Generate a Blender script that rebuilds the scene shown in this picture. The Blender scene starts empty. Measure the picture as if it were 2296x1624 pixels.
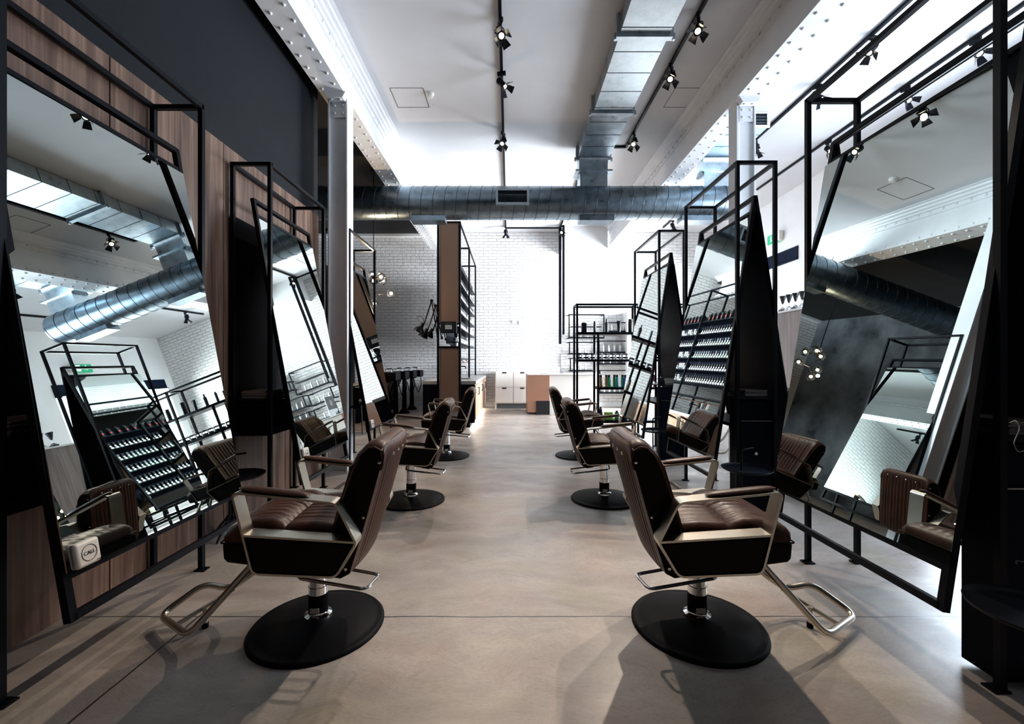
import bpy, bmesh, math, random
from mathutils import Vector, Matrix
random.seed(7)
PI = math.pi
SC = bpy.context.scene
COL = SC.collection

# ------------------------------------------------------------------ camera
cd = bpy.data.cameras.new('camera'); cam = bpy.data.objects.new('camera', cd); COL.objects.link(cam)
cam.location = (0, 0, 1.3); cam.rotation_euler = (math.radians(90), 0, 0)
cd.sensor_width = 36; cd.sensor_fit = 'HORIZONTAL'
cd.lens = 987 / 2296 * 36; cd.shift_x = 6 / 2296; cd.shift_y = 0.0
cd.clip_start = 0.02; cd.clip_end = 200
SC.camera = cam
SC.view_settings.view_transform = 'Standard'; SC.view_settings.look = 'None'
SC.view_settings.gamma = 1; SC.view_settings.use_curve_mapping = False
SC.view_settings.exposure = 0.45
SC.cycles.max_bounces = 10; SC.cycles.diffuse_bounces = 4; SC.cycles.glossy_bounces = 8
SC.cycles.transparent_max_bounces = 12; SC.cycles.sample_clamp_indirect = 6
SC.cycles.caustics_reflective = False; SC.cycles.caustics_refractive = False
SC.cycles.use_denoising = True

# ------------------------------------------------------------------ world
W = bpy.data.worlds.new('daylight'); SC.world = W; W.use_nodes = True
bg = W.node_tree.nodes['Background']; bg.inputs[0].default_value = (0.80, 0.90, 1.0, 1); bg.inputs[1].default_value = 2.2

def area(name, loc, rot, sx, sy, power, color):
    l = bpy.data.lights.new(name, 'AREA'); l.shape = 'RECTANGLE'; l.size = sx; l.size_y = sy
    l.energy = power; l.color = color
    o = bpy.data.objects.new(name, l); COL.objects.link(o); o.location = loc; o.rotation_euler = rot
    return o
# daylight standing in the tall side windows (far one is the strong one)
wf = area('window_daylight_far', (6.10, 10.95, 1.95), (0, math.radians(90), 0), 3.1, 2.9, 900, (0.90, 0.95, 1.0)); wf.data.spread = math.radians(110)
area('window_daylight_near', (6.10, 4.6, 2.75), (0, math.radians(90), 0), 2.4, 3.3, 430, (0.74, 0.86, 1.0))

# ------------------------------------------------------------------ helpers
def mat(name, base=(0.5,0.5,0.5), rough=0.5, metal=0.0, emit=None, es=0.0, trans=0.0, ior=1.45, coat=0.0, spec=None):
    m = bpy.data.materials.new(name); m.use_nodes = True
    b = m.node_tree.nodes['Principled BSDF']
    b.inputs['Base Color'].default_value = (*base, 1); b.inputs['Roughness'].default_value = rough
    b.inputs['Metallic'].default_value = metal
    if emit: b.inputs['Emission Color'].default_value = (*emit, 1); b.inputs['Emission Strength'].default_value = es
    if trans: b.inputs['Transmission Weight'].default_value = trans; b.inputs['IOR'].default_value = ior
    if coat: b.inputs['Coat Weight'].default_value = coat
    if spec is not None: b.inputs['Specular IOR Level'].default_value = spec
    return m
def N(m, t, **kw):
    n = m.node_tree.nodes.new(t)
    for k, v in kw.items():
        if k in n.inputs.keys(): n.inputs[k].default_value = v
        else: setattr(n, k, v)
    return n
def L(m, a, b): m.node_tree.links.new(a, b)
def B(m): return m.node_tree.nodes['Principled BSDF']
def ramp(m, stops):
    r = N(m, 'ShaderNodeValToRGB'); e = r.color_ramp.elements
    e[0].position, e[0].color = stops[0][0], (*stops[0][1], 1)
    e[1].position, e[1].color = stops[-1][0], (*stops[-1][1], 1)
    for p, c in stops[1:-1]:
        x = e.new(p); x.color = (*c, 1)
    return r
def noisy(name, c1, c2, scale=5, rough=(0.4,0.5), metal=0, mapping=(1,1,1), detail=6, bump=0.0, bscale=None, coat=0):
    m = mat(name, c1, rough[0], metal, coat=coat)
    tc = N(m, 'ShaderNodeTexCoord'); mp = N(m, 'ShaderNodeMapping'); mp.inputs['Scale'].default_value = mapping
    L(m, tc.outputs['Object'], mp.inputs['Vector'])
    nz = N(m, 'ShaderNodeTexNoise'); nz.inputs['Scale'].default_value = scale; nz.inputs['Detail'].default_value = detail
    nz.inputs['Roughness'].default_value = 0.6
    L(m, mp.outputs[0], nz.inputs['Vector'])
    r = ramp(m, [(0.3, c1), (0.7, c2)]); L(m, nz.outputs['Fac'], r.inputs[0]); L(m, r.outputs[0], B(m).inputs['Base Color'])
    mr = N(m, 'ShaderNodeMapRange'); mr.inputs['From Min'].default_value = 0.3; mr.inputs['From Max'].default_value = 0.7
    mr.inputs['To Min'].default_value = rough[0]; mr.inputs['To Max'].default_value = rough[1]
    L(m, nz.outputs['Fac'], mr.inputs['Value']); L(m, mr.outputs[0], B(m).inputs['Roughness'])
    if bump:
        n2 = N(m, 'ShaderNodeTexNoise'); n2.inputs['Scale'].default_value = bscale or scale; n2.inputs['Detail'].default_value = 8
        L(m, mp.outputs[0], n2.inputs['Vector'])
        bp = N(m, 'ShaderNodeBump'); bp.inputs['Strength'].default_value = 1; bp.inputs['Distance'].default_value = bump
        L(m, n2.outputs['Fac'], bp.inputs['Height']); L(m, bp.outputs[0], B(m).inputs['Normal'])
    return m

# floor: polished concrete with saw-cut joints
def concrete():
    m = mat('polished_concrete', (0.3,0.28,0.26), 0.35)
    tc = N(m, 'ShaderNodeTexCoord')
    wv = N(m, 'ShaderNodeTexNoise'); wv.inputs['Scale'].default_value = 1.7; wv.inputs['Detail'].default_value = 2; L(m, tc.outputs['Object'], wv.inputs['Vector'])
    wm = N(m, 'ShaderNodeMix', data_type='VECTOR'); wm.inputs[0].default_value = 0.3; L(m, tc.outputs['Object'], wm.inputs[4]); L(m, wv.outputs['Color'], wm.inputs[5])
    ms = N(m, 'ShaderNodeMapping'); ms.inputs['Scale'].default_value = (1.0, 2.6, 1); ms.inputs['Rotation'].default_value = (0, 0, 0.35); L(m, wm.outputs[1], ms.inputs['Vector'])
    a = N(m, 'ShaderNodeTexNoise'); a.inputs['Scale'].default_value = 1.6; a.inputs['Detail'].default_value = 10; a.inputs['Roughness'].default_value = 0.66
    L(m, ms.outputs[0], a.inputs['Vector'])
    r = ramp(m, [(0.30, (0.205,0.178,0.162)), (0.5, (0.295,0.260,0.235)), (0.70, (0.40,0.358,0.325))]); L(m, a.outputs['Fac'], r.inputs[0])
    hu = N(m, 'ShaderNodeTexNoise'); hu.inputs['Scale'].default_value = 2.3; hu.inputs['Detail'].default_value = 4; L(m, tc.outputs['Object'], hu.inputs['Vector'])
    rh = ramp(m, [(0.35, (1.0,0.93,0.90)), (0.5, (1,1,1)), (0.65, (0.98,0.99,0.90))]); L(m, hu.outputs['Fac'], rh.inputs[0])
    mh = N(m, 'ShaderNodeMix', data_type='RGBA', blend_type='MULTIPLY'); mh.inputs[0].default_value = 1; L(m, r.outputs[0], mh.inputs[6]); L(m, rh.outputs[0], mh.inputs[7])
    sp = N(m, 'ShaderNodeTexNoise'); sp.inputs['Scale'].default_value = 70; sp.inputs['Detail'].default_value = 5; sp.inputs['Roughness'].default_value = 0.7
    L(m, ms.outputs[0], sp.inputs['Vector'])
    r2 = ramp(m, [(0.25, (0.72,0.72,0.72)), (0.5, (1,1,1)), (0.75, (1.10,1.10,1.10))]); L(m, sp.outputs['Fac'], r2.inputs[0])
    mx = N(m, 'ShaderNodeMix', data_type='RGBA', blend_type='MULTIPLY'); mx.inputs[0].default_value = 1
    L(m, mh.outputs[2], mx.inputs[6]); L(m, r2.outputs[0], mx.inputs[7])
    sx = N(m, 'ShaderNodeSeparateXYZ'); L(m, tc.outputs['Object'], sx.inputs[0])
    prev = None
    wob = N(m, 'ShaderNodeTexNoise'); wob.inputs['Scale'].default_value = 3; L(m, tc.outputs['Object'], wob.inputs['Vector'])
    for axis, v, w in ((1, 2.247, 0.004), (1, 5.39, 0.006), (1, 9.2, 0.007), (0, -1.585, 0.0045), (0, 5.2, 0.005)):
        s = N(m, 'ShaderNodeMath', operation='SUBTRACT'); L(m, sx.outputs[axis], s.inputs[0]); s.inputs[1].default_value = v
        ws = N(m, 'ShaderNodeMath', operation='MULTIPLY_ADD'); L(m, wob.outputs['Fac'], ws.inputs[0]); ws.inputs[1].default_value = 0.02; L(m, s.outputs[0], ws.inputs[2])
        s2 = N(m, 'ShaderNodeMath', operation='SUBTRACT'); L(m, ws.outputs[0], s2.inputs[0]); s2.inputs[1].default_value = 0.01
        ab = N(m, 'ShaderNodeMath', operation='ABSOLUTE'); L(m, s2.outputs[0], ab.inputs[0])
        lt = N(m, 'ShaderNodeMath', operation='LESS_THAN'); L(m, ab.outputs[0], lt.inputs[0]); lt.inputs[1].default_value = w
        if prev is None: prev = lt
        else:
            mm = N(m, 'ShaderNodeMath', operation='MAXIMUM'); L(m, prev.outputs[0], mm.inputs[0]); L(m, lt.outputs[0], mm.inputs[1]); prev = mm
    mj = N(m, 'ShaderNodeMix', data_type='RGBA'); L(m, prev.outputs[0], mj.inputs[0]); L(m, mx.outputs[2], mj.inputs[6]); mj.inputs[7].default_value = (0.03,0.027,0.025,1)
    L(m, mj.outputs[2], B(m).inputs['Base Color'])
    b2 = N(m, 'ShaderNodeTexNoise'); b2.inputs['Scale'].default_value = 2.4; b2.inputs['Detail'].default_value = 8
    L(m, ms.outputs[0], b2.inputs['Vector'])
    mr = N(m, 'ShaderNodeMapRange'); mr.inputs['From Min'].default_value = 0.3; mr.inputs['From Max'].default_value = 0.7
    mr.inputs['To Min'].default_value = 0.24; mr.inputs['To Max'].default_value = 0.46
    L(m, b2.outputs['Fac'], mr.inputs['Value']); L(m, mr.outputs[0], B(m).inputs['Roughness'])
    bp = N(m, 'ShaderNodeBump'); bp.inputs['Strength'].default_value = 0.35; bp.inputs['Distance'].default_value = 0.01
    L(m, b2.outputs['Fac'], bp.inputs['Height']); L(m, bp.outputs[0], B(m).inputs['Normal'])
    return m
def brick(name, c1, c2):
    m = mat(name, c1, 0.55)
    tc = N(m, 'ShaderNodeTexCoord'); s = N(m, 'ShaderNodeSeparateXYZ'); L(m, tc.outputs['Object'], s.inputs[0])
    wn = N(m, 'ShaderNodeTexNoise'); wn.inputs['Scale'].default_value = 6; L(m, tc.outputs['Object'], wn.inputs['Vector'])
    zz = N(m, 'ShaderNodeMath', operation='MULTIPLY_ADD'); L(m, wn.outputs['Fac'], zz.inputs[0]); zz.inputs[1].default_value = 0.03; L(m, s.outputs[2], zz.inputs[2])
    c = N(m, 'ShaderNodeCombineXYZ'); L(m, s.outputs[0], c.inputs[0]); L(m, zz.outputs[0], c.inputs[1])
    bt = N(m, 'ShaderNodeTexBrick'); L(m, c.outputs[0], bt.inputs['Vector'])
    bt.inputs['Scale'].default_value = 1; bt.inputs['Brick Width'].default_value = 0.25; bt.inputs['Row Height'].default_value = 0.086
    bt.inputs['Mortar Size'].default_value = 0.010; bt.inputs['Mortar Smooth'].default_value = 0.6
    bt.inputs['Color1'].default_value = (1,1,1,1); bt.inputs['Color2'].default_value = (0.8,0.8,0.8,1); bt.inputs['Mortar'].default_value = (0,0,0,1)
    nz = N(m, 'ShaderNodeTexNoise'); nz.inputs['Scale'].default_value = 14; nz.inputs['Detail'].default_value = 8; L(m, tc.outputs['Object'], nz.inputs['Vector'])
    hm = N(m, 'ShaderNodeMix', data_type='RGBA'); hm.inputs[0].default_value = 0.35; L(m, bt.outputs['Color'], hm.inputs[6]); L(m, nz.outputs['Fac'], hm.inputs[7])
    bp = N(m, 'ShaderNodeBump'); bp.inputs['Strength'].default_value = 1; bp.inputs['Distance'].default_value = 0.035
    L(m, hm.outputs[2], bp.inputs['Height']); L(m, bp.outputs[0], B(m).inputs['Normal'])
    r = ramp(m, [(0.0, c2), (0.5, c1)]); L(m, hm.outputs[2], r.inputs[0]); L(m, r.outputs[0], B(m).inputs['Base Color'])
    return m
def wood(name, dark, mid, light, along=2, grooves=None, scale=1.0, rough=0.42):
    m = mat(name, mid, rough)
    tc = N(m, 'ShaderNodeTexCoord'); mp = N(m, 'ShaderNodeMapping')
    sc = [26*scale, 26*scale, 26*scale]; sc[along] = 1.0*scale; mp.inputs['Scale'].default_value = sc
    L(m, tc.outputs['Object'], mp.inputs['Vector'])
    nz = N(m, 'ShaderNodeTexNoise'); nz.inputs['Scale'].default_value = 1.3; nz.inputs['Detail'].default_value = 8; nz.inputs['Distortion'].default_value = 0.6
    L(m, mp.outputs[0], nz.inputs['Vector'])
    mp2 = N(m, 'ShaderNodeMapping'); s2 = [3.3*scale]*3; s2[along] = 0.35*scale; mp2.inputs['Scale'].default_value = s2; L(m, tc.outputs['Object'], mp2.inputs['Vector'])
    n2 = N(m, 'ShaderNodeTexNoise'); n2.inputs['Scale'].default_value = 1.6; n2.inputs['Detail'].default_value = 3; L(m, mp2.outputs[0], n2.inputs['Vector'])
    ad = N(m, 'ShaderNodeMix', data_type='FLOAT'); ad.inputs[0].default_value = 0.5; L(m, nz.outputs['Fac'], ad.inputs[2]); L(m, n2.outputs['Fac'], ad.inputs[3])
    r = ramp(m, [(0.36, dark), (0.5, mid), (0.64, light)]); L(m, ad.outputs[0], r.inputs[0])
    L(m, r.outputs[0], B(m).inputs['Base Color'])
    bp = N(m, 'ShaderNodeBump'); bp.inputs['Strength'].default_value = 0.2; bp.inputs['Distance'].default_value = 0.002
    L(m, nz.outputs['Fac'], bp.inputs['Height']); L(m, bp.outputs[0], B(m).inputs['Normal'])
    return m

M = dict(
 floor=concrete(),
 ceiling=noisy('ceiling_plaster', (0.60,0.60,0.62), (0.66,0.66,0.68), 1.2, (0.6,0.7)),
 white=noisy('white_paint', (0.78,0.79,0.80), (0.84,0.85,0.86), 2, (0.45,0.6)),
 steelpaint=noisy('painted_steel', (0.74,0.75,0.77), (0.82,0.83,0.85), 3, (0.3,0.42)),
 blackceil=noisy('black_ceiling_paint', (0.006,0.006,0.008), (0.010,0.010,0.012), 3, (0.7,0.8)),
 darkwall=noisy('charcoal_wall_paint', (0.0045,0.0058,0.008), (0.0075,0.0095,0.0125), 1.4, (0.6,0.75), bump=0.002, bscale=30),
 plaster=noisy('burnished_plaster', (0.03,0.035,0.042), (0.16,0.18,0.20), 1.3, (0.25,0.5), metal=0.3, detail=10, bump=0.004, bscale=4),
 brick=brick('white_painted_brick', (0.76,0.75,0.75), (0.60,0.58,0.57)),
 wood=wood('walnut_panelling', (0.050,0.025,0.016), (0.145,0.080,0.054), (0.27,0.165,0.118)),
 woodlight=wood('oak_veneer', (0.22,0.13,0.085), (0.34,0.21,0.14), (0.46,0.31,0.22), along=2),
 woodgrey=wood('grey_walnut', (0.10,0.07,0.065), (0.19,0.145,0.135), (0.28,0.22,0.21), along=2),
 copper=noisy('copper_board', (0.26,0.13,0.085), (0.36,0.19,0.125), 60, (0.4,0.5), detail=3),
 brownpanel=noisy('brown_board', (0.17,0.10,0.07), (0.24,0.145,0.10), 90, (0.45,0.55), detail=2),
 black=mat('black_powder_coat', (0.004,0.005,0.008), 0.38, spec=0.10),
 blackmatte=mat('black_sheet', (0.003,0.004,0.009), 0.45, spec=0.05),
 mirror=mat('mirror_glass', (0.56,0.62,0.60), 0.0, 1.0),
 galv=noisy('galvanised_steel', (0.36,0.43,0.48), (0.52,0.59,0.64), 9, (0.26,0.36), metal=1.0, detail=12),
 galvdark=noisy('spiral_duct_zinc', (0.17,0.225,0.27), (0.27,0.335,0.39), 9, (0.26,0.34), metal=1.0, detail=12),
 seam=mat('seam_dark', (0.06,0.075,0.09), 0.35, 0.9),
 leather=noisy('brown_leather', (0.026,0.0075,0.0032), (0.082,0.0245,0.0095), 7, (0.36,0.5), bump=0.0008, bscale=70),
 leatherdk=mat('dark_leather', (0.006,0.0035,0.003), 0.45, spec=0.1),
 satin=mat('satin_steel', (0.58,0.53,0.45), 0.27, 1.0),
 chrome=mat('chrome', (0.78,0.79,0.80), 0.07, 1.0),
 rubber=mat('black_rubber', (0.003,0.003,0.004), 0.5, spec=0.05),
 plastic=mat('white_plastic', (0.78,0.74,0.68), 0.35),
 ink=mat('dark_ink', (0.02,0.02,0.02), 0.5),
 lamp=mat('lamp_lens', (1,0.9,0.7), 0.3, emit=(1.0,0.86,0.62), es=14),
 globe=mat('globe_glass', (1,0.93,0.84), 0.02, trans=1.0, ior=1.15),
 filament=mat('bulb_glow', (1,0.8,0.5), 0.3, emit=(1.0,0.72,0.40), es=60),
 led=mat('led_strip', (1,1,1), 0.3, emit=(1.0,0.88,0.74), es=14),
 stone=noisy('grey_stone_top', (0.30,0.29,0.28), (0.42,0.41,0.40), 8, (0.3,0.4)),
 whitelam=mat('white_laminate', (0.74,0.72,0.69), 0.35),
 green=mat('exit_green', (0.0,0.30,0.14), 0.4, emit=(0.0,0.45,0.20), es=0.4),
 exitwhite=mat('exit_white', (0.9,1,0.95), 0.4, emit=(0.9,1,0.95), es=1.0),
 paper=noisy('magazine_paper', (0.46,0.42,0.40), (0.62,0.58,0.56), 40, (0.4,0.5), mapping=(1,1,10)),
 cover=mat('magazine_cover', (0.05,0.045,0.05), 0.3),
 cover2=mat('magazine_cover_tan', (0.35,0.24,0.20), 0.3),
 prodblack=mat('product_black', (0.012,0.013,0.016), 0.3),
 prodgrey=mat('product_grey', (0.10,0.12,0.14), 0.35),
 prodwhite=mat('product_white', (0.8,0.8,0.8), 0.4),
 prodgreen=mat('label_pale_green', (0.50,0.68,0.50), 0.4),
 prodred=mat('label_red', (0.75,0.06,0.05), 0.4),
 liqgreen=mat('liquid_green', (0.02,0.20,0.09), 0.1, trans=0.4),
 liqbrown=mat('liquid_amber', (0.22,0.14,0.06), 0.1, trans=0.4),
 liqteal=mat('liquid_teal', (0.02,0.22,0.22), 0.1, trans=0.4),
 liqblue=mat('liquid_blue', (0.03,0.08,0.22), 0.1, trans=0.4),
 liqred=mat('liquid_plum', (0.16,0.02,0.07), 0.1, trans=0.4),
 limegreen=mat('lime_carton', (0.22,0.50,0.03), 0.4),
 leafgreen=mat('green_bottle', (0.01,0.16,0.05), 0.2),
 glass=mat('clear_glass', (0.95,0.98,1), 0.02, trans=1.0, ior=1.3),
 bluegrey=mat('blue_plastic', (0.004,0.009,0.025), 0.6, spec=0.05),
 windowglass=mat('window_glass', (1,1,1), 0.0, trans=1.0, ior=1.02),
 screen=mat('computer_screen', (0.02,0.03,0.05), 0.12),
 alu=mat('aluminium', (0.75,0.76,0.78), 0.3, 0.9),
 pipe=mat('copper_pipe', (0.62,0.28,0.16), 0.25, 1.0),
)

for k_, v_ in (('leather', .28), ('darkwall', .15), ('wood', .35)): B(M[k_]).inputs['Specular IOR Level'].default_value = v_

class MB:
    def __init__(s): s.bm = bmesh.new()
    def face(s, vs):
        try: return s.bm.faces.new(vs)
        except ValueError: return None
    def box(s, a, b):
        x0,y0,z0 = [min(a[i],b[i]) for i in range(3)]; x1,y1,z1 = [max(a[i],b[i]) for i in range(3)]
        v = [s.bm.verts.new(p) for p in ((x0,y0,z0),(x1,y0,z0),(x1,y1,z0),(x0,y1,z0),(x0,y0,z1),(x1,y0,z1),(x1,y1,z1),(x0,y1,z1))]
        for f in ((0,3,2,1),(4,5,6,7),(0,1,5,4),(1,2,6,5),(2,3,7,6),(3,0,4,7)): s.face([v[i] for i in f])
        return s
    def cbox(s, c, d): return s.box([c[i]-d[i]/2 for i in range(3)], [c[i]+d[i]/2 for i in range(3)])
    def bar(s, p, q, w, h=None, up=(0,0,1)):
        p = Vector(p); q = Vector(q); d = (q-p).normalized(); h = h or w; u = Vector(up)
        if abs(d.dot(u)) > 0.98: u = Vector((0,1,0))
        a = d.cross(u).normalized(); b = a.cross(d).normalized()
        r = []
        for e in (p, q):
            r.append([s.bm.verts.new(e + a*(w/2*i) + b*(h/2*j)) for i, j in ((-1,-1),(1,-1),(1,1),(-1,1))])
        s.face(r[0][::-1]); s.face(r[1])
        for i in range(4): s.face([r[0][i], r[0][(i+1)%4], r[1][(i+1)%4], r[1][i]])
        return s
    def tube(s, pts, r, n=10, closed=False, cap=True):
        P = [Vector(p) for p in pts]; rings = []; k = len(P)
        ref = None
        for i, p in enumerate(P):
            if closed: t = (P[(i+1)%k]-P[i-1]).normalized()
            else: t = (P[min(i+1,k-1)]-P[max(i-1,0)]).normalized()
            if ref is None:
                ref = Vector((0,0,1)) if abs(t.z) < 0.9 else Vector((1,0,0))
            a = (ref - t*ref.dot(t)).normalized(); ref = a; b = t.cross(a)
            rr = r[i] if isinstance(r, (list, tuple)) else r
            rings.append([s.bm.verts.new(p + (a*math.cos(2*PI*j/n) + b*math.sin(2*PI*j/n))*rr) for j in range(n)])
        m = k if closed else k-1
        for i in range(m):
            A, Bq = rings[i], rings[(i+1)%k]
            for j in range(n): s.face([A[j], A[(j+1)%n], Bq[(j+1)%n], Bq[j]])
        if cap and not closed: s.face(rings[0][::-1]); s.face(rings[-1])
        return s
    def lathe(s, prof, c=(0,0,0), n=32, axis='z', sx=1, sy=1):
        c = Vector(c); rings = []
        for r, z in prof:
            ring = []
            for j in range(n if r > 1e-6 else 1):
                a = 2*PI*j/n; x, y = r*math.cos(a)*sx, r*math.sin(a)*sy
                v = {'z': (x,y,z), 'x': (z,x,y), 'y': (x,z,y)}[axis]
                ring.append(s.bm.verts.new(c + Vector(v)))
            rings.append(ring)
        for A, Bq in zip(rings, rings[1:]):
            if len(A) == 1 and len(Bq) == 1: continue
            for j in range(n):
                if len(A) == 1: s.face([A[0], Bq[(j+1)%n], Bq[j]])
                elif len(Bq) == 1: s.face([A[j], A[(j+1)%n], Bq[0]])
                else: s.face([A[j], A[(j+1)%n], Bq[(j+1)%n], Bq[j]])
        if len(rings[0]) > 1: s.face(rings[0][::-1])
        if len(rings[-1]) > 1: s.face(rings[-1])
        return s
    def cyl(s, p, q, r, n=16): return s.tube([p, q], r, n)
    def prism(s, poly, lo, hi, axis='y'):
        def mk(a, b, t): return {'y': (a, t, b), 'x': (t, a, b), 'z': (a, b, t)}[axis]
        A = [s.bm.verts.new(mk(a, b, lo)) for a, b in poly]; Bq = [s.bm.verts.new(mk(a, b, hi)) for a, b in poly]
        s.face(A[::-1]); s.face(Bq); k = len(poly)
        for i in range(k): s.face([A[i], A[(i+1)%k], Bq[(i+1)%k], Bq[i]])
        return s
    def slices(s, rows, close=True):
        R = [[s.bm.verts.new(p) for p in row] for row in rows]; k = len(rows[0])
        for A, Bq in zip(R, R[1:]):
            for i in range(k): s.face([A[i], A[(i+1)%k], Bq[(i+1)%k], Bq[i]])
        s.face(R[0][::-1]); s.face(R[-1])
        return s
    def sphere(s, c, r, n=16):
        pr = [(r*math.sin(PI*i/n) if 0 < i < n else 0, -r*math.cos(PI*i/n)) for i in range(n+1)]
        return s.lathe(pr, c, n*2)
    def xf(s, mtx): bmesh.ops.transform(s.bm, matrix=mtx, verts=s.bm.verts); return s
    def build(s, name, m, parent=None, smooth=True, bevel=0.0, seg=2, angle=35, flipx=False, loc=None):
        if flipx: bmesh.ops.scale(s.bm, vec=(-1,1,1), verts=s.bm.verts)
        bmesh.ops.recalc_face_normals(s.bm, faces=s.bm.faces)
        me = bpy.data.meshes.new(name); s.bm.to_mesh(me); s.bm.free()
        if smooth:
            me.polygons.foreach_set('use_smooth', [True]*len(me.polygons))
            me.set_sharp_from_angle(angle=math.radians(angle))
        me.materials.append(m)
        o = bpy.data.objects.new(name, me); COL.objects.link(o)
        if parent: o.parent = parent
        if loc: o.location = loc
        if bevel:
            bv = o.modifiers.new('bevel', 'BEVEL'); bv.width = bevel; bv.segments = seg; bv.limit_method = 'ANGLE'; bv.angle_limit = math.radians(40)
            bv.harden_normals = False
        return o
def fillet(pts, r, n=5, closed=False):
    P = [Vector(p) for p in pts]; out = []; k = len(P)
    for i, p in enumerate(P):
        if not closed and i in (0, k-1): out.append(p); continue
        a = P[i-1]; b = P[(i+1)%k]
        da = a-p; db = b-p; rr = r[i] if isinstance(r, (list, tuple)) else r
        t = min(rr, da.length*0.48, db.length*0.48)
        A = p+da.normalized()*t; Bq = p+db.normalized()*t
        for j in range(n+1):
            u = j/n; out.append(A*(1-u)**2 + p*2*u*(1-u) + Bq*u*u)
    return out
def tag(o, label, cat, group=None, kind=None):
    if label: o['label'] = label
    if cat: o['category'] = cat
    if group: o['group'] = group
    if kind: o['kind'] = kind
    return o
def thing(name, label, cat, loc=(0,0,0), rz=0, group=None):
    o = bpy.data.objects.new(name, None); o.empty_display_size = 0.05; COL.objects.link(o)
    o.location = loc; o.rotation_euler = (0,0,rz)
    return tag(o, label, cat, group)
def struct(name, mb, m, smooth=False, bevel=0): o = mb.build(name, m, None, smooth, bevel); o['kind'] = 'structure'; return o
def copy_tree(o, parent=None):
    c = o.copy(); COL.objects.link(c)
    if parent: c.parent = parent
    for ch in list(o.children): copy_tree(ch, c)
    return c
def dup(o, loc, rz=None, label=None, group=None):
    c = copy_tree(o); c.location = loc
    if rz is not None: c.rotation_euler = (0,0,rz)
    if label: c['label'] = label
    if group: c['group'] = group
    return c
def text(name, s, size, m, parent, mtx, ext=0.0008):
    cu = bpy.data.curves.new('lettering', 'FONT'); cu.body = s; cu.size = size; cu.extrude = ext
    cu.align_x = 'CENTER'; cu.align_y = 'CENTER'
    t = bpy.data.objects.new('lettering', cu); COL.objects.link(t)
    bpy.context.view_layer.update()
    me = bpy.data.meshes.new_from_object(t.evaluated_get(bpy.context.evaluated_depsgraph_get()))
    bpy.data.objects.remove(t); me.transform(mtx); me.materials.clear(); me.materials.append(m)
    o = bpy.data.objects.new(name, me); COL.objects.link(o)
    if parent: o.parent = parent
    return o

# ------------------------------------------------------------------ setting
ZC = 5.08; YB = 12.8; XL = -2.36; XW = -2.26; XR = 6.2; XLL = -5.6; YF = -2.6
struct('floor', MB().box((XLL-.2, YF-.2, -0.1), (XR+.2, YB+.2, 0)), M['floor'])
struct('ceiling', MB().box((-2.08, YF, ZC), (XR+.1, YB+.1, ZC+.1)), M['ceiling'])
o = struct('ceiling_left_bay', MB().box((XLL-.1, YF, ZC-.08), (-2.08, YB+.1, ZC+.1)), M['blackceil'])
struct('wall_back', MB().box((XLL-.2, YB, 0), (XR+.2, YB+.15, ZC)), M['brick'])
struct('wall_left', MB().box((XL-.14, YF, 0), (XL, 5.42, ZC-.08)), M['darkwall'])
struct('wall_far_left', MB().box((XLL-.15, 5.2, 0), (XLL, YB, ZC-.08)), M['plaster'])
struct('wall_behind_wash_area', MB().box((XLL-.1, 5.2, 0), (XL-.14, 5.3, ZC-.08)), M['darkwall'])
struct('wall_front', MB().box((XL-.1, YF-.1, 0), (XR+.1, YF, ZC)), M['darkwall'])
# walnut cladding boards on the left wall
for i, (a, b) in enumerate([(YF, -.45), (-.45, .53), (.53, 1.51), (1.51, 2.49), (2.49, 3.48), (3.48, 4.44), (4.44, 5.22)]):
    o = MB().box((XL, a+.004, 0), (XW, b-.004, 3.03)).build('wall_left_panel', M['wood'], None, False); o['kind'] = 'structure'
# right wall with two tall windows
mb = MB()
def wallx(y0, y1, z0, z1): mb.box((XR, y0, z0), (XR+.18, y1, z1))
wallx(YF, 2.9, 0, ZC); wallx(2.9, 6.3, 0, .40); wallx(2.9, 6.3, 4.0, ZC)
wallx(6.3, 9.44, 0, ZC); wallx(9.44, 12.5, 0, .35); wallx(9.44, 12.5, 3.80, ZC); wallx(12.5, YB, 0, ZC)
struct('wall_right', mb, M['white'])
for n, (y0, y1, zb, z1) in enumerate([(9.44, 12.5, .35, 3.80), (2.9, 6.3, .40, 4.0)]):
    fr = MB()
    for a, b in (((XR+.08, y0, zb), (XR+.13, y0+.06, z1)), ((XR+.08, y1-.06, zb), (XR+.13, y1, z1)), ((XR+.08, y0, zb), (XR+.13, y1, zb+.06)),
                 ((XR+.08, (y0+y1)/2-.03, zb), (XR+.13, (y0+y1)/2+.03, z1)), ((XR+.08, y0, z1-.07), (XR+.13, y1, z1))):
        fr.box(a, b)
    w = struct('window_%d' % (n+1), fr, M['black'])
    g = MB().box((XR+.10, y0+.05, zb+.05), (XR+.106, y1-.05, z1-.05)).build('pane', M['windowglass'], w, False)
    rb = MB().box((XR-.02, y0, z1-.27), (XR+.08, y1, z1)); rb.cyl((XR-.03, y0, z1-.27), (XR-.03, y1, z1-.27), .02)
    rb.build('roller_blind', M['bluegrey'], w, False)
# soffit where the right beam meets the back wall
struct('trim_1', MB().box((1.46, 12.25, 4.42), (2.74, YB, ZC)), M['white'])
# return pier in the back right corner
struct('wall_pier', MB().box((3.3, 12.3, 0), (4.3, YB, 2.72)), M['white'])

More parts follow.
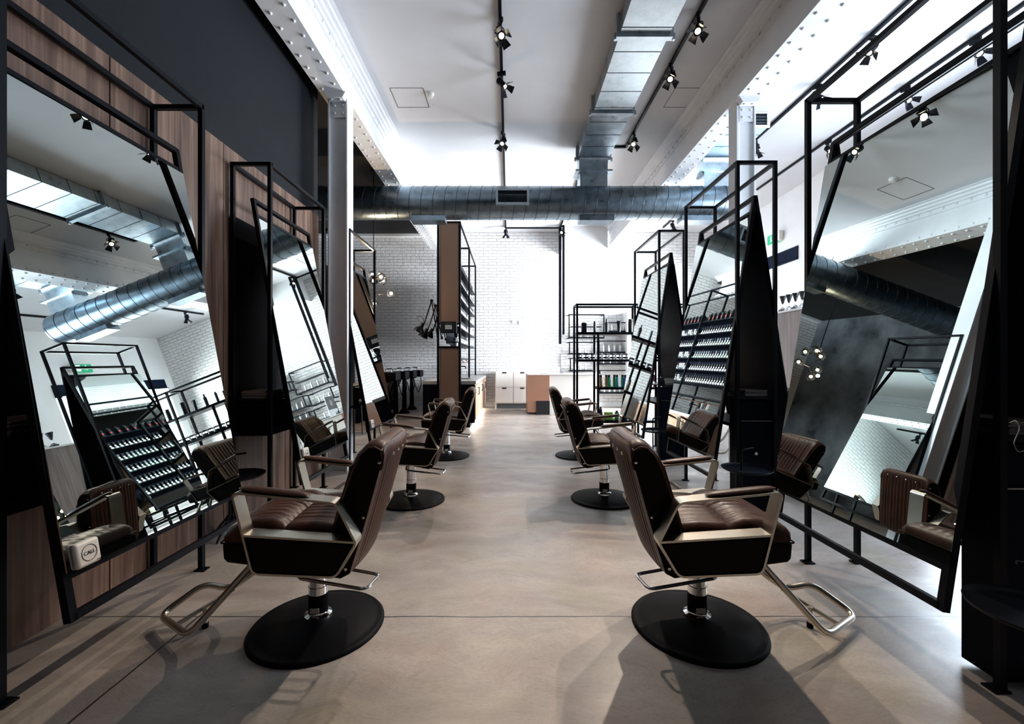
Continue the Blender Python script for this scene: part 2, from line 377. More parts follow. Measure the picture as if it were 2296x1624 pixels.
# riveted beams and cornices
def beam(name, xc, fl, top, label_n, sgn):
    root = MB(); x0, x1 = xc-.1435, xc+.1435; z = 4.47
    root.box((x0, YF, z), (x1, 12.4, z+.03)); root.box((xc-.055, YF, z+.03), (xc+.055, 12.4, ZC))
    for s in (-1, 1):
        root.box((xc+s*.055, YF, z+.03), (xc+s*.075, 12.4, z+.13)); root.box((xc+s*.055, YF, ZC-.17), (xc+s*.075, 12.4, ZC-.05))
        root.box((xc+s*.055, YF, ZC-.06), (xc+s*.145, 12.4, ZC-.03))
    b = struct(name, root, M['steelpaint'])
    rv = MB(); y = -1.0; k = 0
    while y < 12.3:
        for s in (-1, 1):
            yy = y + (.09 if s > 0 else 0)
            rv.lathe([(0.019, 0), (.0165, -.009), (.009, -.015), (0, -.017)], (xc+s*.085, yy, z), 8)
        yy = y
        for s in (-1, 1):
            rv.lathe([(0.019, 0), (.0165, s*.009), (.009, s*.015), (0, s*.017)], (xc+s*.075, yy, ZC-.12), 8, 'x')
            rv.lathe([(0.019, 0), (.0165, s*.009), (.009, s*.015), (0, s*.017)], (xc+s*.075, yy+.05, z+.09), 8, 'x')
        y += .185
    r = rv.build('rivet_rows', M['steelpaint'], b); r['kind'] = 'stuff'
    for s in (-1, 1):
        c = MB(); xe = xc+s*.075
        prof = [(xe, ZC), (xe, ZC-.10), (xe+s*.03, ZC-.10), (xe+s*.035, ZC-.07), (xe+s*.07, ZC-.065), (xe+s*.08, ZC-.04), (xe+s*.12, ZC-.035), (xe+s*.13, ZC-.015), (xe+s*.17, ZC-.01), (xe+s*.17, ZC)]
        c.prism(prof, YF, 12.6, 'y').build('cornice', M['steelpaint'], b, False)
    return b
beam('trim_2', -2.0855, .287, None, 1, 1); beam('trim_3', 2.87, .287, None, 2, -1)
# H-section columns
def column(name, xc, y0):
    mb = MB(); w = .115; y1 = y0+.2
    mb.box((xc-w, y0, 0), (xc-w+.018, y1, 4.47)); mb.box((xc+w-.018, y0, 0), (xc+w, y1, 4.47)); mb.box((xc-w+.018, y0+.03, 0), (xc+w-.018, y0+.17, 4.47))
    c = struct(name, mb, M['steelpaint'])
    p = MB(); p.box((xc-.07, y0+.012, 4.22), (xc+.09, y0+.03, 4.47)); p.prism([(xc-.13, 4.47), (xc+.13, 4.47), (xc+.09, 4.40), (xc-.09, 4.40)], y0-.09, y0+.005)
    for a in (-.05, .05):
        for zz in (4.27, 4.36): p.lathe([(0.016, 0), (.012, -.010), (0, -.015)], (xc+.01+a, y0+.012, zz), 8, 'y')
        p.lathe([(0.016, 0), (.012, -.010), (0, -.015)], (xc+a, y0-.05, 4.40), 8)
    p.build('bracket', M['steelpaint'], c)
    return c
column('trim_4', -2.045, 5.24); column('trim_5', 2.87, 5.33)
struct('baseboard_back', MB().box((-5.6, YB-.02, 0), (6.2, YB, .12)), M['white'])
# cornice over the dark bay and along the back wall
struct('trim_6', MB().box((-5.6, YB-.12, 4.93), (-2.23, YB, 5.0)), M['white'])
# ceiling access panels
for k, (x, y) in enumerate([(-1.42, 6.3), (2.52, 6.3), (.55, 11.4)]):
    mb = MB(); a = .23
    for p, q in (((x-a, y-a), (x+a, y-a)), ((x+a, y-a), (x+a, y+a)), ((x+a, y+a), (x-a, y+a)), ((x-a, y+a), (x-a, y-a))):
        mb.bar((*p, ZC-.001), (*q, ZC-.001), .008, .003)
    o = mb.build('ceiling_access_panel', M['seam'], None, False)
    tag(o, ['thin square outline of an access hatch in the white ceiling, beside the smoke detector', 'square access hatch outline in the ceiling between the black light track and right riveted beam', 'small square access hatch outline in the ceiling beyond the round duct'][k], 'hatch', 'ceiling access hatches')
# smoke detectors
sd = MB().lathe([(.055, ZC), (.055, ZC-.02), (.045, ZC-.03), (.04, ZC-.05), (.02, ZC-.06), (0, ZC-.06)], (0,0,0), 20)
t = sd.build('smoke_detector', M['plastic']); t.location = (-1.11, 6.19, 0); tag(t, 'small round white smoke detector on the ceiling beside the left hatch', 'smoke detector')

# ------------------------------------------------------------------ ducts
DY, DZ, DR = 7.76, 4.10, .285
rd = thing('spiral_duct', 'large round galvanised spiral duct crossing the room under the beams', 'duct', (0, DY, DZ))
mb = MB(); mb.lathe([(0, -5.55)]+[(DR, -5.5), (DR, 3.92), (DR-.02, 3.94), (0, 3.94)], (0,0,0), 56, 'x'); mb.build('pipe', M['galvdark'], rd)
rg = MB(); x = -5.4
k = 0
while x < 3.85:
    n = 40; rg.tube([(x + .20*(j/n) - 0.10, math.cos(2*PI*j/n)*-(DR+.0015), math.sin(2*PI*j/n)*(DR+.0015)) for j in range(n+1)], .0055, 5, cap=True)
    x += .20
s = rg.build('spiral_seam', M['seam'], rd); s['kind'] = 'stuff'
g = MB(); gx = (1149-1142)/987*7.5
for a, b in (((gx-.28, .10), (gx+.28, .135)), ((gx-.28, -.135), (gx+.28, -.10)), ((gx-.28, -.10), (gx-.245, .10)), ((gx+.245, -.10), (gx+.28, .10))):
    g.box((a[0], -.33, a[1]), (b[0], -.25, b[1]))
gr = g.build('grille_frame', M['galv'], rd, False)
sl = MB()
for k in range(7): sl.box((gx-.245, -.31, -.095+k*.028), (gx+.245, -.30, -.083+k*.028))
sl.box((gx-.245, -.275, -.1), (gx+.245, -.272, .1)); sl.build('louvre', M['black'], gr, False)
for xc in (1.52, -1.42, 3.3):
    b = MB(); b.box((xc-.30, -.13, -.34), (xc+.30, .13, -.22)); b.build('outlet_collar', M['galvdark'], rd, False)
def rect_duct(x0, x1, label, y_start=YF, short=0):
    d = thing('rectangular_duct', label, 'duct', ((x0+x1)/2, DY, 4.86), group=None); w = (x1-x0)/2
    b = MB(); b.box((-w, y_start-DY, 0), (w, -.02, .20)); b.build('sheet_run', M['galv'], d, False)
    s = MB(); y = -.12
    while y > y_start-DY:
        s.box((-w-.002, y-.004, -.003), (w+.002, y+.004, .20)); y -= .37
    q = s.build('sheet_seams', M['seam'], d, False); q['kind'] = 'stuff'
    for yy in ((-.05,) if short else (-.05, -1.49, -2.96, -4.43)):
        f = MB(); f.box((-w-.04, yy-.035, -.035), (w+.04, yy+.035, 0)); f.box((-w-.04, yy-.035, 0), (-w, yy+.035, .21)); f.box((w, yy-.035, 0), (w+.04, yy+.035, .21))
        for ss in (-1, 1): f.box((ss*(w+.05)-.012, yy-.02, -.05), (ss*(w+.05)+.012, yy+.02, .02))
        f.build('flange', M['galv'], d, False, bevel=.003)
    n = 10; R = .26; c = (-.05, -.36); poly_o = []; poly_i = []
    # elbow: starts horizontal, turns down into the round duct
    for j in range(n+1):
        a = PI/2*j/n
        poly_o.append((-.02 + .22*math.sin(a)+.0, .20 - .42*(1-math.cos(a))))
        poly_i.append((-.10 + .06*math.sin(a)-.02, 0 - .22*(1-math.cos(a))))
    poly = poly_o + [(poly_o[-1][0], -.27), (-.06, -.27)] + poly_i[::-1]
    e = MB(); e.prism(poly, -w*.93, w*.93, 'x'); e.build('elbow', M['galv'], d, angle=25)
    f = MB(); f.box((-w-.05, -.13, -.245), (w+.05, .22, -.215)); f.build('flange', M['galv'], d, False)
    b = MB(); b.box((-w*.88, -.10, -.62), (w*.88, .20, -.24)); b.build('drop_box', M['galv'], d, False)
    return d
rect_duct(1.20, 1.74, 'long flat galvanised duct under the middle ceiling, ending in an elbow onto the round duct')
rect_duct(3.36, 3.92, 'galvanised ceiling duct in the right bay, dropping in an elbow behind the right column', 6.66, 1)
# drop rods holding the round duct
for x in (2.55, -1.75):
    o = MB().cyl((x, DY, DZ+DR-.01), (x, DY, ZC-.6 if x < 0 else 4.47), .006, 6).build('duct_hanger', M['galv'])
    tag(o, 'thin steel hanger rod above the round duct near the %s riveted beam' % ('left' if x < 0 else 'right'), 'hanger')
v = thing('air_grille', 'white louvred air grille on the end of the right bay duct, beside the column head', 'vent', (3.64, 6.655, 4.965))
b = MB()
for p, q in (((-.29, -.125), (.29, -.09)), ((-.29, .09), (.29, .105)), ((-.29, -.09), (-.25, .09)), ((.25, -.09), (.29, .09))): b.box((p[0], -.02, p[1]), (q[0], 0, q[1]))
b.build('frame', M['white'], v, False)
b = MB()
for k in range(4): b.box((-.25, -.012, -.085+k*.046), (.25, -.004, -.060+k*.046))
b.build('louvre', M['black'], v, False)

# ------------------------------------------------------------------ track lighting
TZ = ZC-.035
def track(pts, label):
    mb = MB()
    for p, q in zip(pts, pts[1:]): mb.bar((*p, TZ+.015), (*q, TZ+.015), .036, .034)
    return tag(mb.build('light_track', M['black'], None, False), label, 'light track')
track([(-.10, YF), (-.10, 12.35), (1.42, 12.35), (1.42, 8.4)], 'black light track down the middle of the ceiling, left of the flat duct')
track([(2.04, YF), (2.04, 7.70), (1.80, 7.70)], 'black light track between the flat duct and the right riveted beam')
track([(4.16, YF), (4.16, 7.6)], 'black light track in the right bay, nearer the riveted beam')
track([(5.40, YF), (5.40, 9.6)], 'black light track in the right bay, farther from the riveted beam')
track([(4.30, 9.4), (4.30, 12.3)], 'short black light track in the far right bay')
def make_spot():
    r = thing('track_spotlight', 'x', 'spotlight', (0,0,0))
    b = MB(); b.box((-.016, -.055, -.05), (.016, .055, .0)); b.cyl((0,0,-.05), (0,0,-.075), .012, 10); b.build('adapter', M['black'], r, False, bevel=.003)
    b = MB(); b.tube(fillet([(0,0,-.07), (-.045,0,-.085), (-.045,0,-.15)], .02, 4), .006, 6); b.tube(fillet([(0,0,-.07), (.045,0,-.085), (.045,0,-.15)], .02, 4), .006, 6)
    for s in (-1, 1): b.cyl((s*.040, 0, -.15), (s*.062, 0, -.15), .012, 10)
    b.build('yoke', M['black'], r)
    tl = Matrix.Translation((0,0,-.15)) @ Matrix.Rotation(math.radians(-38), 4, 'X')
    h = MB(); h.lathe([(.0, .075), (.030, .072), (.036, .05), (.040, .0), (.040, -.045), (.046, -.05), (.046, -.075), (.041, -.075), (.041, -.066), (0, -.064)], (0,0,0), 20)
    for k in range(3): h.lathe([(.043, .02+k*.015), (.043, .026+k*.015), (.030, .026+k*.015)], (0,0,0), 20)
    hd = h.xf(tl).build('lamp_head', M['black'], r)
    l = MB(); l.lathe([(0, -.0665), (.029, -.0665), (.029, -.070), (0, -.074)], (0,0,0), 20); l.xf(tl).build('lens', M['lamp'], hd)
    for k in range(4):
        f = MB(); f.prism([(-.030, 0), (.030, 0), (.048, .085), (-.048, .085)], -.0012, .0012, 'y')
        f.xf(tl @ Matrix.Rotation(PI/2*k+PI/4, 4, 'Z') @ Matrix.Translation((0, -.046, -.072)) @ Matrix.Rotation(math.radians(180-(48 if k % 2 else 30)), 4, 'X'))
        f.build('barn_door', M['black'], r, False)
    return r
sp0 = make_spot(); lit_spots = []
spots = [(-.10, 4.82, 20, 'on the middle track, nearest of three before the round duct', 1), (-.10, 5.68, 75, 'on the middle track, second of three before the round duct', 0),
 (-.10, 7.18, -25, 'on the middle track, just before the round duct', 1), (-.10, 12.2, 170, 'at the far left end of the rear track by the brick wall', 0),
 (1.42, 12.1, 20, 'above the hanging tube lamps at the far end', 0),
 (2.04, 4.75, -30, 'on the track right of the flat duct, nearest of three', 1), (2.04, 5.55, -35, 'on the track right of the flat duct, second of three', 1),
 (2.04, 7.2, -30, 'on the track right of the flat duct, just before the round duct', 1),
 (4.16, 5.05, -80, 'on the inner right bay track, nearest of three', 0), (4.16, 5.95, 60, 'on the inner right bay track, second of three', 0), (4.16, 7.42, 140, 'on the inner right bay track, beside the right column', 0),
 (5.40, 5.1, 10, 'on the outer right bay track, nearest of three', 0), (5.40, 6.0, 25, 'on the outer right bay track, second of three', 0), (5.40, 7.45, 5, 'on the outer right bay track, farthest of three', 0),
 (4.30, 11.6, 120, 'on the short track in the far right bay', 0),
 (-.10, 2.6, 10, 'on the middle track overhead, seen in the left mirror', 1), (2.04, 2.7, -40, 'on the track right of the flat duct, seen in the mirrors', 0)]
for i, (x, y, rz, lb, lit) in enumerate(spots):
    o = sp0 if i == 0 else copy_tree(sp0)
    o.location = (x, y, TZ+.002); o.rotation_euler = (0, 0, math.radians(rz)); o['label'] = 'black barn-door spotlight ' + lb; o['group'] = 'track spotlights'
    if lit: lit_spots.append(o)
for o in lit_spots:
    if 1:
        ld = bpy.data.lights.new('spot_bulb', 'SPOT'); ld.energy = 290; ld.color = (1.0, .84, .69); ld.spot_size = math.radians(46); ld.spot_blend = .7; ld.shadow_soft_size = .03
        lo = bpy.data.objects.new('spot_bulb', ld); COL.objects.link(lo); lo.parent = o; lo.location = (0, -.06, -.235); lo.rotation_euler = (math.radians(-38), 0, 0)
# two vertical tube lamps hanging at the far end
for k, (x, y, z0, lb) in enumerate([(1.405, 12.2, 1.80, 'thick black square tube hanging from the rear track, lower of the pair'), (1.49, 12.05, 2.05, 'thin black square tube hanging from the rear track, shorter of the pair')]):
    o = MB().box((x-.035, y-.03, z0), (x+.035 if k == 0 else x+.02, y+.03, TZ)).build('hanging_tube', M['black'], None, False); tag(o, lb, 'hanging tube')

# ------------------------------------------------------------------ salon chair (local +x = forward; flip mirrors it)
def make_chair(fx):
    r = thing('salon_chair', 'x', 'salon chair', (0,0,0))
    def bd(mb, n, m, p=None, **k): return mb.build(n, m, p or r, flipx=fx, **k)
    b = MB(); b.lathe([(0, .052), (.10, .050), (.20, .040), (.27, .024), (.292, .017), (.300, .019), (.308, .016), (.314, .008), (.314, 0), (0, 0)], n=72)
    bd(b, 'base_plate', M['rubber'])
    c = MB(); c.lathe([(0, .03), (.066, .045), (.064, .062), (.047, .070), (.0455, .075), (.0455, .20), (.042, .202), (.042, .36), (.05, .362), (.05, .385), (0, .385)], n=40)
    col = bd(c, 'pump_column', M['chrome'])
    s = MB(); s.lathe([(.0462, .078), (.0462, .165)], n=40); bd(s, 'column_sleeve', M['rubber'], col)
    lb = MB()
    lb.box((-.022, -.0478, .082), (.022, -.0460, .108))
    bd(lb, 'service_label', M['plastic'], col, smooth=False)
    p = MB(); p.box((-.15, -.14, .385), (.15, .14, .405)); bd(p, 'mount_plate', M['rubber'], smooth=False)
    lv = MB(); z = .352
    lv.tube(fillet([(.03, -.03, z), (.015, -.20, z-.02), (-.31, -.265, z-.045), (-.34, -.15, z-.035), (-.05, -.09, z-.01), (.0, -.04, z)], [0,.03,.03,.03,.03,0], 5), .0075, 8)
    lv.cyl((.03, -.06, z+.005), (.03, .06, z+.005), .017, 12)
    bd(lv, 'pump_lever', M['chrome'])
    # seat
    rows = []; n = 58
    for i in range(n+1):
        y = -.256 + .512*i/n; u = abs(y)/.256
        edge = max(0, (u-.86)/.14); pl = abs(math.sin(PI*(y+.256)/.0427)); inn = 1 if u < .80 else 0
        d = -.030*edge**2
        g = -.014*(1-pl**.45)*inn
        top = [(-.20, .560), (-.16, .583), (-.08, .590), (0.0, .588), (.035, .585), (.05, .574), (.065, .590), (.11, .606), (.18, .606), (.25, .592), (.30, .568)]
        pr = [(x, y, zz+d+(g if k not in (0, 10) else 0)+.012*(1-u*u)) for k, (x, zz) in enumerate(top)]
        pr += [(.322-.02*edge, y, .545+d*.5), (.318-.02*edge, y, .515), (-.20, y, .50)]
        rows.append(pr)
    bd(MB().slices(rows), 'seat_cushion', M['leather'], angle=60)
    sb = MB(); sb.prism([(-.22, .405), (.16, .405), (.295, .425), (.312, .44), (.316, .512), (-.20, .512)], -.250, .250, 'y')
    so = bd(sb, 'seat_base', M['leatherdk'], bevel=.012, seg=3)
    pp = MB(); pp.tube([(-.1, -.254, .514), (.315, -.254, .514), (.322, -.245, .514), (.322, .245, .514), (.315, .254, .514), (-.1, .254, .514)], .004, 6); bd(pp, 'piping', M['leatherdk'], so)
    # backrest
    rows = []; n = 72
    for i in range(n+1):
        y = -.25 + .50*i/n; u = abs(y)/.25; e = max(0, (u-.72)/.28); dz = -.05*(1-math.sqrt(max(0, 1-e*e))) if e else 0
        pl = abs(math.sin(PI*(y+.25)/.0385)); inn = 1 if u < .84 else 0
        g = .016*(1-pl**.4)*inn; bul = .022*(1-u*u); sc = 1-.20*max(0, u-.9)/.1
        rear = [(-.195, .350), (-.232, .370), (-.262, .46), (-.292, .56), (-.320, .66), (-.345, .75), (-.362, .82), (-.374, .875), (-.381, .900), (-.383, .918)]
        crown = [(-.378, .937), (-.362, .948), (-.335, .952), (-.305, .946), (-.285, .930)]
        front = [(-.268, .905), (-.248, .84), (-.225, .76), (-.200, .68), (-.178, .60), (-.150, .50), (-.135, .42), (-.15, .36)]
        row = []
        for k, (x, zz) in enumerate(rear):
            t = 1 if 1 < k < 8 else 0
            row.append((x - bul + g*t, y, zz + (dz if zz > .85 else 0)))
        for x, zz in crown: row.append((x - bul*.7, y, zz + dz))
        for k, (x, zz) in enumerate(front):
            t = 1 if k < 5 else 0
            row.append((x - bul*.2 - g*t*.8 + .012*e, y, zz + (dz if zz > .85 else 0)))
        rows.append(row)
    bk = bd(MB().slices(rows), 'backrest', M['leather'], angle=50)
    for s in (-1, 1):
        poly = [(-.195, .352), (-.235, .372), (-.292, .56), (-.345, .75), (-.378, .87), (-.37, .905), (-.345, .918), (-.315, .915), (-.285, .89), (-.248, .82), (-.200, .68), (-.150, .50), (-.135, .42), (-.15, .36)]
        bd(MB().prism(poly, s*.2495, s*.257, 'y'), 'side_panel', M['leatherdk'], bk, bevel=.003)
    pp = MB()
    for s in (-1, 1):
        pp.tube([(-.137, s*.255, .42), (-.150, s*.257, .50), (-.200, s*.257, .68), (-.248, s*.257, .82), (-.283, s*.256, .89), (-.315, s*.252, .922), (-.345, s*.252, .926), (-.374, s*.252, .908)], .0035, 6)
    pp.tube([(-.372-.022*.7*(1-(y/.25)**2), y, .910+.035*(1-(abs(y)/.25)**3)) for y in [-.25+.5*k/20 for k in range(21)]], .004, 6)
    bd(pp, 'piping', M['leather'], bk)
    st = MB()
    for s in (-1, 1):
        for x, zz in ((-.240, .395), (-.315, .62), (-.385, .86)): st.lathe([(.008, 0), (.007, s*.005), (0, s*.007)], (x+.02, s*.257, zz), 10, 'y')
        for y in (.05, .15): st.lathe([(.007, 0), (.006, -.005), (0, -.006)], (-.40, s*y, .878), 10, 'x')
    bd(st, 'stud', M['chrome'], bk)
    # side frames, panels and arm pads
    def flat(pts, y0, y1, t, closed=False):
        P = [Vector((a, 0, b)) for a, b in pts]; k = len(P); mb = MB(); A = []
        for i, p in enumerate(P):
            if closed: d0 = (p-P[i-1]).normalized(); d1 = (P[(i+1) % k]-p).normalized()
            else:
                d0 = (p-P[i-1]).normalized() if i else (P[1]-p).normalized(); d1 = (P[i+1]-p).normalized() if i < k-1 else d0
            tn = (d0+d1).normalized(); nn = Vector((-tn.z, 0, tn.x)); f = 1/max(.5, nn.dot(Vector((-d0.z, 0, d0.x))))
            a, b = p+nn*t/2*f, p-nn*t/2*f
            A.append([mb.bm.verts.new(v) for v in ((a.x, y0, a.z), (b.x, y0, b.z), (b.x, y1, b.z), (a.x, y1, a.z))])
        for i in range(k if closed else k-1):
            for j in range(4): mb.face([A[i][j], A[i][(j+1) % 4], A[(i+1) % k][(j+1) % 4], A[(i+1) % k][j]])
        if not closed: mb.face(A[0][::-1]); mb.face(A[-1])
        return mb
    for s in (-1, 1):
        y0, y1 = (s*.264, s*.342)
        out = [(-.288, .540), (-.205, .708), (.222, .757), (.176, .575), (.137, .418), (-.205, .398)]
        q = [(v.x, v.z) for v in fillet([(a, 0, b) for a, b in out], [.012, .028, .03, .002, .03, .03], 6, True)]
        fr = flat(q, y0, y1, .009, True).build('side_frame', M['satin'], r, flipx=fx, angle=30)
        flat([(.170, .578), (-.280, .543)], y0, y1, .009).build('seat_rail', M['satin'], fr, flipx=fx)
        inner = [(-.270, .535), (.164, .570), (.128, .424), (-.196, .404)]
        MB().prism(inner, s*.270, s*.337, 'y').build('side_panel', M['leatherdk'], r, flipx=fx, bevel=.006)
        rows = []
        for i in range(19):
            t = i/18; x = -.085 + .295*t; zz = .728 + .034*t; k = math.sqrt(max(0.0, 1-abs(2*t-1)**5)); k = max(k, .12)
            rows.append([(x, s*.303+.030*k*math.cos(a), zz+.004+.014*k*math.sin(a)+(.004 if math.sin(a) < 0 else 0)) for a in [2*PI*j/12 for j in range(12)]])
        MB().slices(rows).build('arm_pad', M['leather'], r, flipx=fx, angle=70)
    # foot rest
    near = [(.10, -.14, .415), (.20, -.145, .40), (.50, -.155, .085), (.70, -.150, .075)]
    loop = fillet([(.20, -.15, .415), (.515, -.165, .062), (.775, .02, .052), (.635, .13, .150), (.50, .13, .122), (.37, .13, .21), (.25, .12, .415)], [0, .06, .06, .05, .05, .05, 0], 7)
    fo = bd(MB().tube(loop, .0155, 12), 'foot_rest', M['satin'])
    bd(MB().tube([(.48, .125, .122), (.63, -.065, .058)], .0105, 10), 'cross_tube', M['satin'], fo)
    bd(MB().cyl((.545, .0, .100), (.545, .0, .022), .011, 12), 'stub_leg', M['satin'], fo)
    bd(MB().cyl((.545, .0, .024), (.545, .0, .0), .0145, 14), 'rubber_tip', M['rubber'], fo)
    return r
cl = make_chair(True); cr = make_chair(False)
chairs = [(cl, -.943, 2.173, 2, 'near left brown leather salon chair, seen from behind, facing the big left mirror'),
 (cl, -.923, 4.14, 3, 'second brown leather salon chair on the left, behind the nearest one'),
 (cl, -.862, 6.07, 3, 'farthest brown leather salon chair on the left, beside the dark counter end'),
 (cr, .928, 2.175, -2, 'near right brown leather salon chair, seen from behind, facing the big right mirror'),
 (cr, .899, 4.168, -3, 'second brown leather salon chair on the right, partly behind the nearest one'),
 (cr, .95, 6.10, -3, 'farthest brown leather salon chair on the right, before the product rack'),
 (cl, 3.42, 6.15, 4, 'brown leather salon chair beyond the second right mirror station, only its round base showing'),
 (cl, 3.45, 4.2, -3, 'brown leather salon chair on the far side of the right stations, seen through the gap'),
 (cl, 3.45, 2.2, 3, 'brown leather salon chair behind the nearest right mirror station')]
used = set()
for proto, x, y, a, lb in chairs:
    o = proto if proto.name not in used else copy_tree(proto)
    used.add(proto.name); o.location = (x, y, 0); o.rotation_euler = (0, 0, math.radians(a)); o['label'] = lb; o['group'] = 'salon chairs'

# ------------------------------------------------------------------ mirror stations
# local frame: +u towards the aisle, y along the room, z up
def make_station(fx, zt, zm, ub, hf, y1, floor_cab, rear, label, loc):
    r = thing('mirror_station', label, 'mirror station', loc)
    def bd(mb, n, m, p=None, **k): k.setdefault('smooth', False); return mb.build(n, m, p or r, flipx=fx, **k)
    s = .028
    for u in (hf, -hf):
        for y in (0, y1):
            p = bd(MB().box((u-s/2, y-s/2, 0), (u+s/2, y+s/2, zt)), 'post', M['black'])
            f = MB(); f.box((u-.025, y-.035 if y else y-.02, 0), (u+.04, y+.035 if not y else y+.02, .008)); f.lathe([(.008, .008), (.008, .014), (0, .014)], (u+.028, y, 0), 6)
            bd(f, 'foot_plate', M['black'], p)
        bd(MB().box((u-s/2, 0, zt-s), (u+s/2, y1, zt)), 'top_rail', M['black'])
    for y in (0, y1): bd(MB().box((-hf, y-s/2, zt-s), (hf, y+s/2, zt)), 'top_rail', M['black'])
    k = (ub-.0)/(zm-.32); f_ = lambda z: (zm-z)*k
    def lean(sg, nm):
        t = .030; P = lambda z, y: (sg*f_(z), y, z); mb = MB(); nrm = (sg*1, 0, k)
        ya, yb = .02, y1-.02
        mb.bar(P(zm, ya), P(.305, ya), t, t, nrm); mb.bar(P(zm, yb), P(.305, yb), t, t, nrm)
        mb.bar(P(zm-.012, ya), P(zm-.012, yb), t, t, nrm); mb.bar(P(.32, ya), P(.32, yb), t, t, nrm)
        mb.bar(P(zm-.135, ya), P(zm-.135, yb), t*.8, t*.8, nrm); mb.bar(P(.472, ya), P(.472, yb), t*.8, t*.8, nrm)
        return bd(mb, nm, M['black'])
    mf = lean(1, 'mirror_frame')
    nv = Vector((1, 0, k)).normalized()
    def sheet(sg, z0, z1, off, th, ya, yb):
        mb = MB(); nn = Vector((sg*1, 0, k)).normalized(); A = Vector((sg*f_(z0), 0, z0)) + nn*off; Bp = Vector((sg*f_(z1), 0, z1)) + nn*off
        q = [A, Bp, Bp+nn*th, A+nn*th]; mb.prism([(v.x, v.z) for v in q], ya, yb, 'y'); return mb
    gsh = sheet(1, .488, zm-.152, .018, .006, .012, y1-.012); zc_ = (zm+.35)/2; pc = Matrix.Translation((f_(zc_), y1/2, zc_))
    bd(gsh.xf(pc @ Matrix.Rotation(-.035 if fx else -.012, 4, 'Z') @ Matrix.Rotation(-.012, 4, 'Y') @ pc.inverted()), 'mirror_glass', M['mirror'], mf)
    bd(sheet(1, .50, zm-.145, -.010, .006, .03, y1-.03), 'mirror_backing', M['blackmatte'], mf)
    if rear:
        rf = lean(-1, 'rear_mirror_frame')
        bd(sheet(-1, .488, zm-.152, .016, .006, .012, y1-.012), 'rear_mirror_glass', M['mirror'], rf)
        bd(sheet(-1, .478, zm-.135, -.008, .018, .0, y1-.0), 'rear_mirror_backing', M['blackmatte'], rf)
        w0, w1 = -.42, .12
    else:
        bd(MB().box((-hf-.012, .02, 1.0), (-hf+.006, y1-.02, zt-.43)), 'back_panel', M['blackmatte']); w0, w1 = -hf, hf
    bd(MB().box((-hf, -.01, .985), (hf*.9, y1*.98, 1.0)), 'shelf', M['black'])
    bd(MB().box((-hf, .02, .735), (hf*1.0, y1+.0, .765)), 'lower_shelf', M['blackmatte'])
    # cabinet at the near end
    z0 = 0.02 if floor_cab else .70
    cb = bd(MB().box((-hf+.005, .015, z0), (hf-.02, .17 if floor_cab else .40, .97)), 'cabinet', M['blackmatte'], bevel=.003)
    if floor_cab:
        bd(MB().box((-hf+.015, .006, .03), (hf-.03, .0148, .78)), 'cabinet_door', M['blackmatte'], cb, bevel=.002)
        bd(MB().lathe([(0, -.008), (.013, -.008), (.015, 0), (0, 0)], (0, .006, .52), 16, 'y'), 'lock', M['chrome'], cb, smooth=True)
        bd(MB().box((-hf+.02, .002, .795), (hf-.03, .013, .80)), 'drawer_edge', M['satin'], cb)
        st = MB()
        for q in (-.07, -.02, .05, .1): st.lathe([(.0035, 0), (.003, -.003), (0, -.004)], (q, .013, .745), 8, 'y')
        bd(st, 'rivets', M['chrome'], cb)
    else:
        sk = MB()
        for a in (-.08, -.03): sk.box((a, .008, .86), (a+.03, .014, .93))
        bd(sk, 'socket', M['rubber'], cb)
    return r, f_, k
LS = []; RS = []
for i, (y0, y1, lb) in enumerate([(1.665, 2.76, 'nearest left black steel mirror station against the walnut wall'), (3.55, 4.57, 'second black steel mirror station on the left, before the white column'), (5.31, 6.31, 'third left mirror station, just past the white column')]):
    LS.append(make_station(False, 2.91, 2.625, .40, .15, y1-y0, False, False, lb, (-2.08, y0, 0)))
for i, (y0, y1, lb) in enumerate([(1.74, 2.86, 'nearest right black steel mirror station with the largest mirror'), (3.745, 4.835, 'second right mirror station, an A-shaped black frame before the white column'), (5.70, 6.80, 'farthest right mirror station, beside the product rack')]):
    RS.append(make_station(True, 3.01, 2.72, .365, .16, y1-y0, True, True, lb, (2.10, y0, 0)))
# call buttons stuck on the mirrors
def call_button(st, y, left, label):
    r0, f_, k = st; z = .535; sg = 1 if left else -1
    o = thing('call_button', label, 'call button', (0,0,0), group='call buttons')
    b = MB(); b.box((-.05, -.05, 0), (.05, .05, .026)); b.build('case', M['plastic'], o, bevel=.012, seg=4)
    g = MB(); n = 40; g.tube([(.031*math.cos(2*PI*j/n), .031*math.sin(2*PI*j/n), .0265) for j in range(n)], .0014, 5, closed=True); g.build('ring', M['ink'], o)
    text('lettering', 'CALL', .020, M['ink'], o, Matrix.Translation((0, 0, .0268)))
    g = MB()
    for q in (0, .006, .012): g.box((.026+q, -.041, .026), (.030+q, -.038, .0266))
    g.build('small_print', M['ink'], o, False)
    nn = Vector((sg, 0, k)).normalized(); ya = Vector((0, 1, 0)) if left else Vector((0, -1, 0))
    up = nn.cross(ya)
    m = Matrix((ya, up, nn)).transposed().to_4x4()
    pos = Vector((r0.location.x + sg*f_(z), r0.location.y + y, z)) + nn*.0225
    o.matrix_world = Matrix.Translation(pos) @ m
    o.location = pos; o.rotation_euler = m.to_euler()
call_button(LS[0], .085, True, 'white square CALL button on the nearest left mirror, lower left corner')
call_button(LS[1], .085, True, 'white CALL button on the second left mirror, above the near chair arm')
call_button(LS[2], .085, True, 'white CALL button on the third left mirror, past the white column')
call_button(RS[0], 1.03, False, 'white CALL button on the nearest right mirror, lower left corner')
call_button(RS[1], 1.00, False, 'white CALL button on the second right mirror, lower left corner')
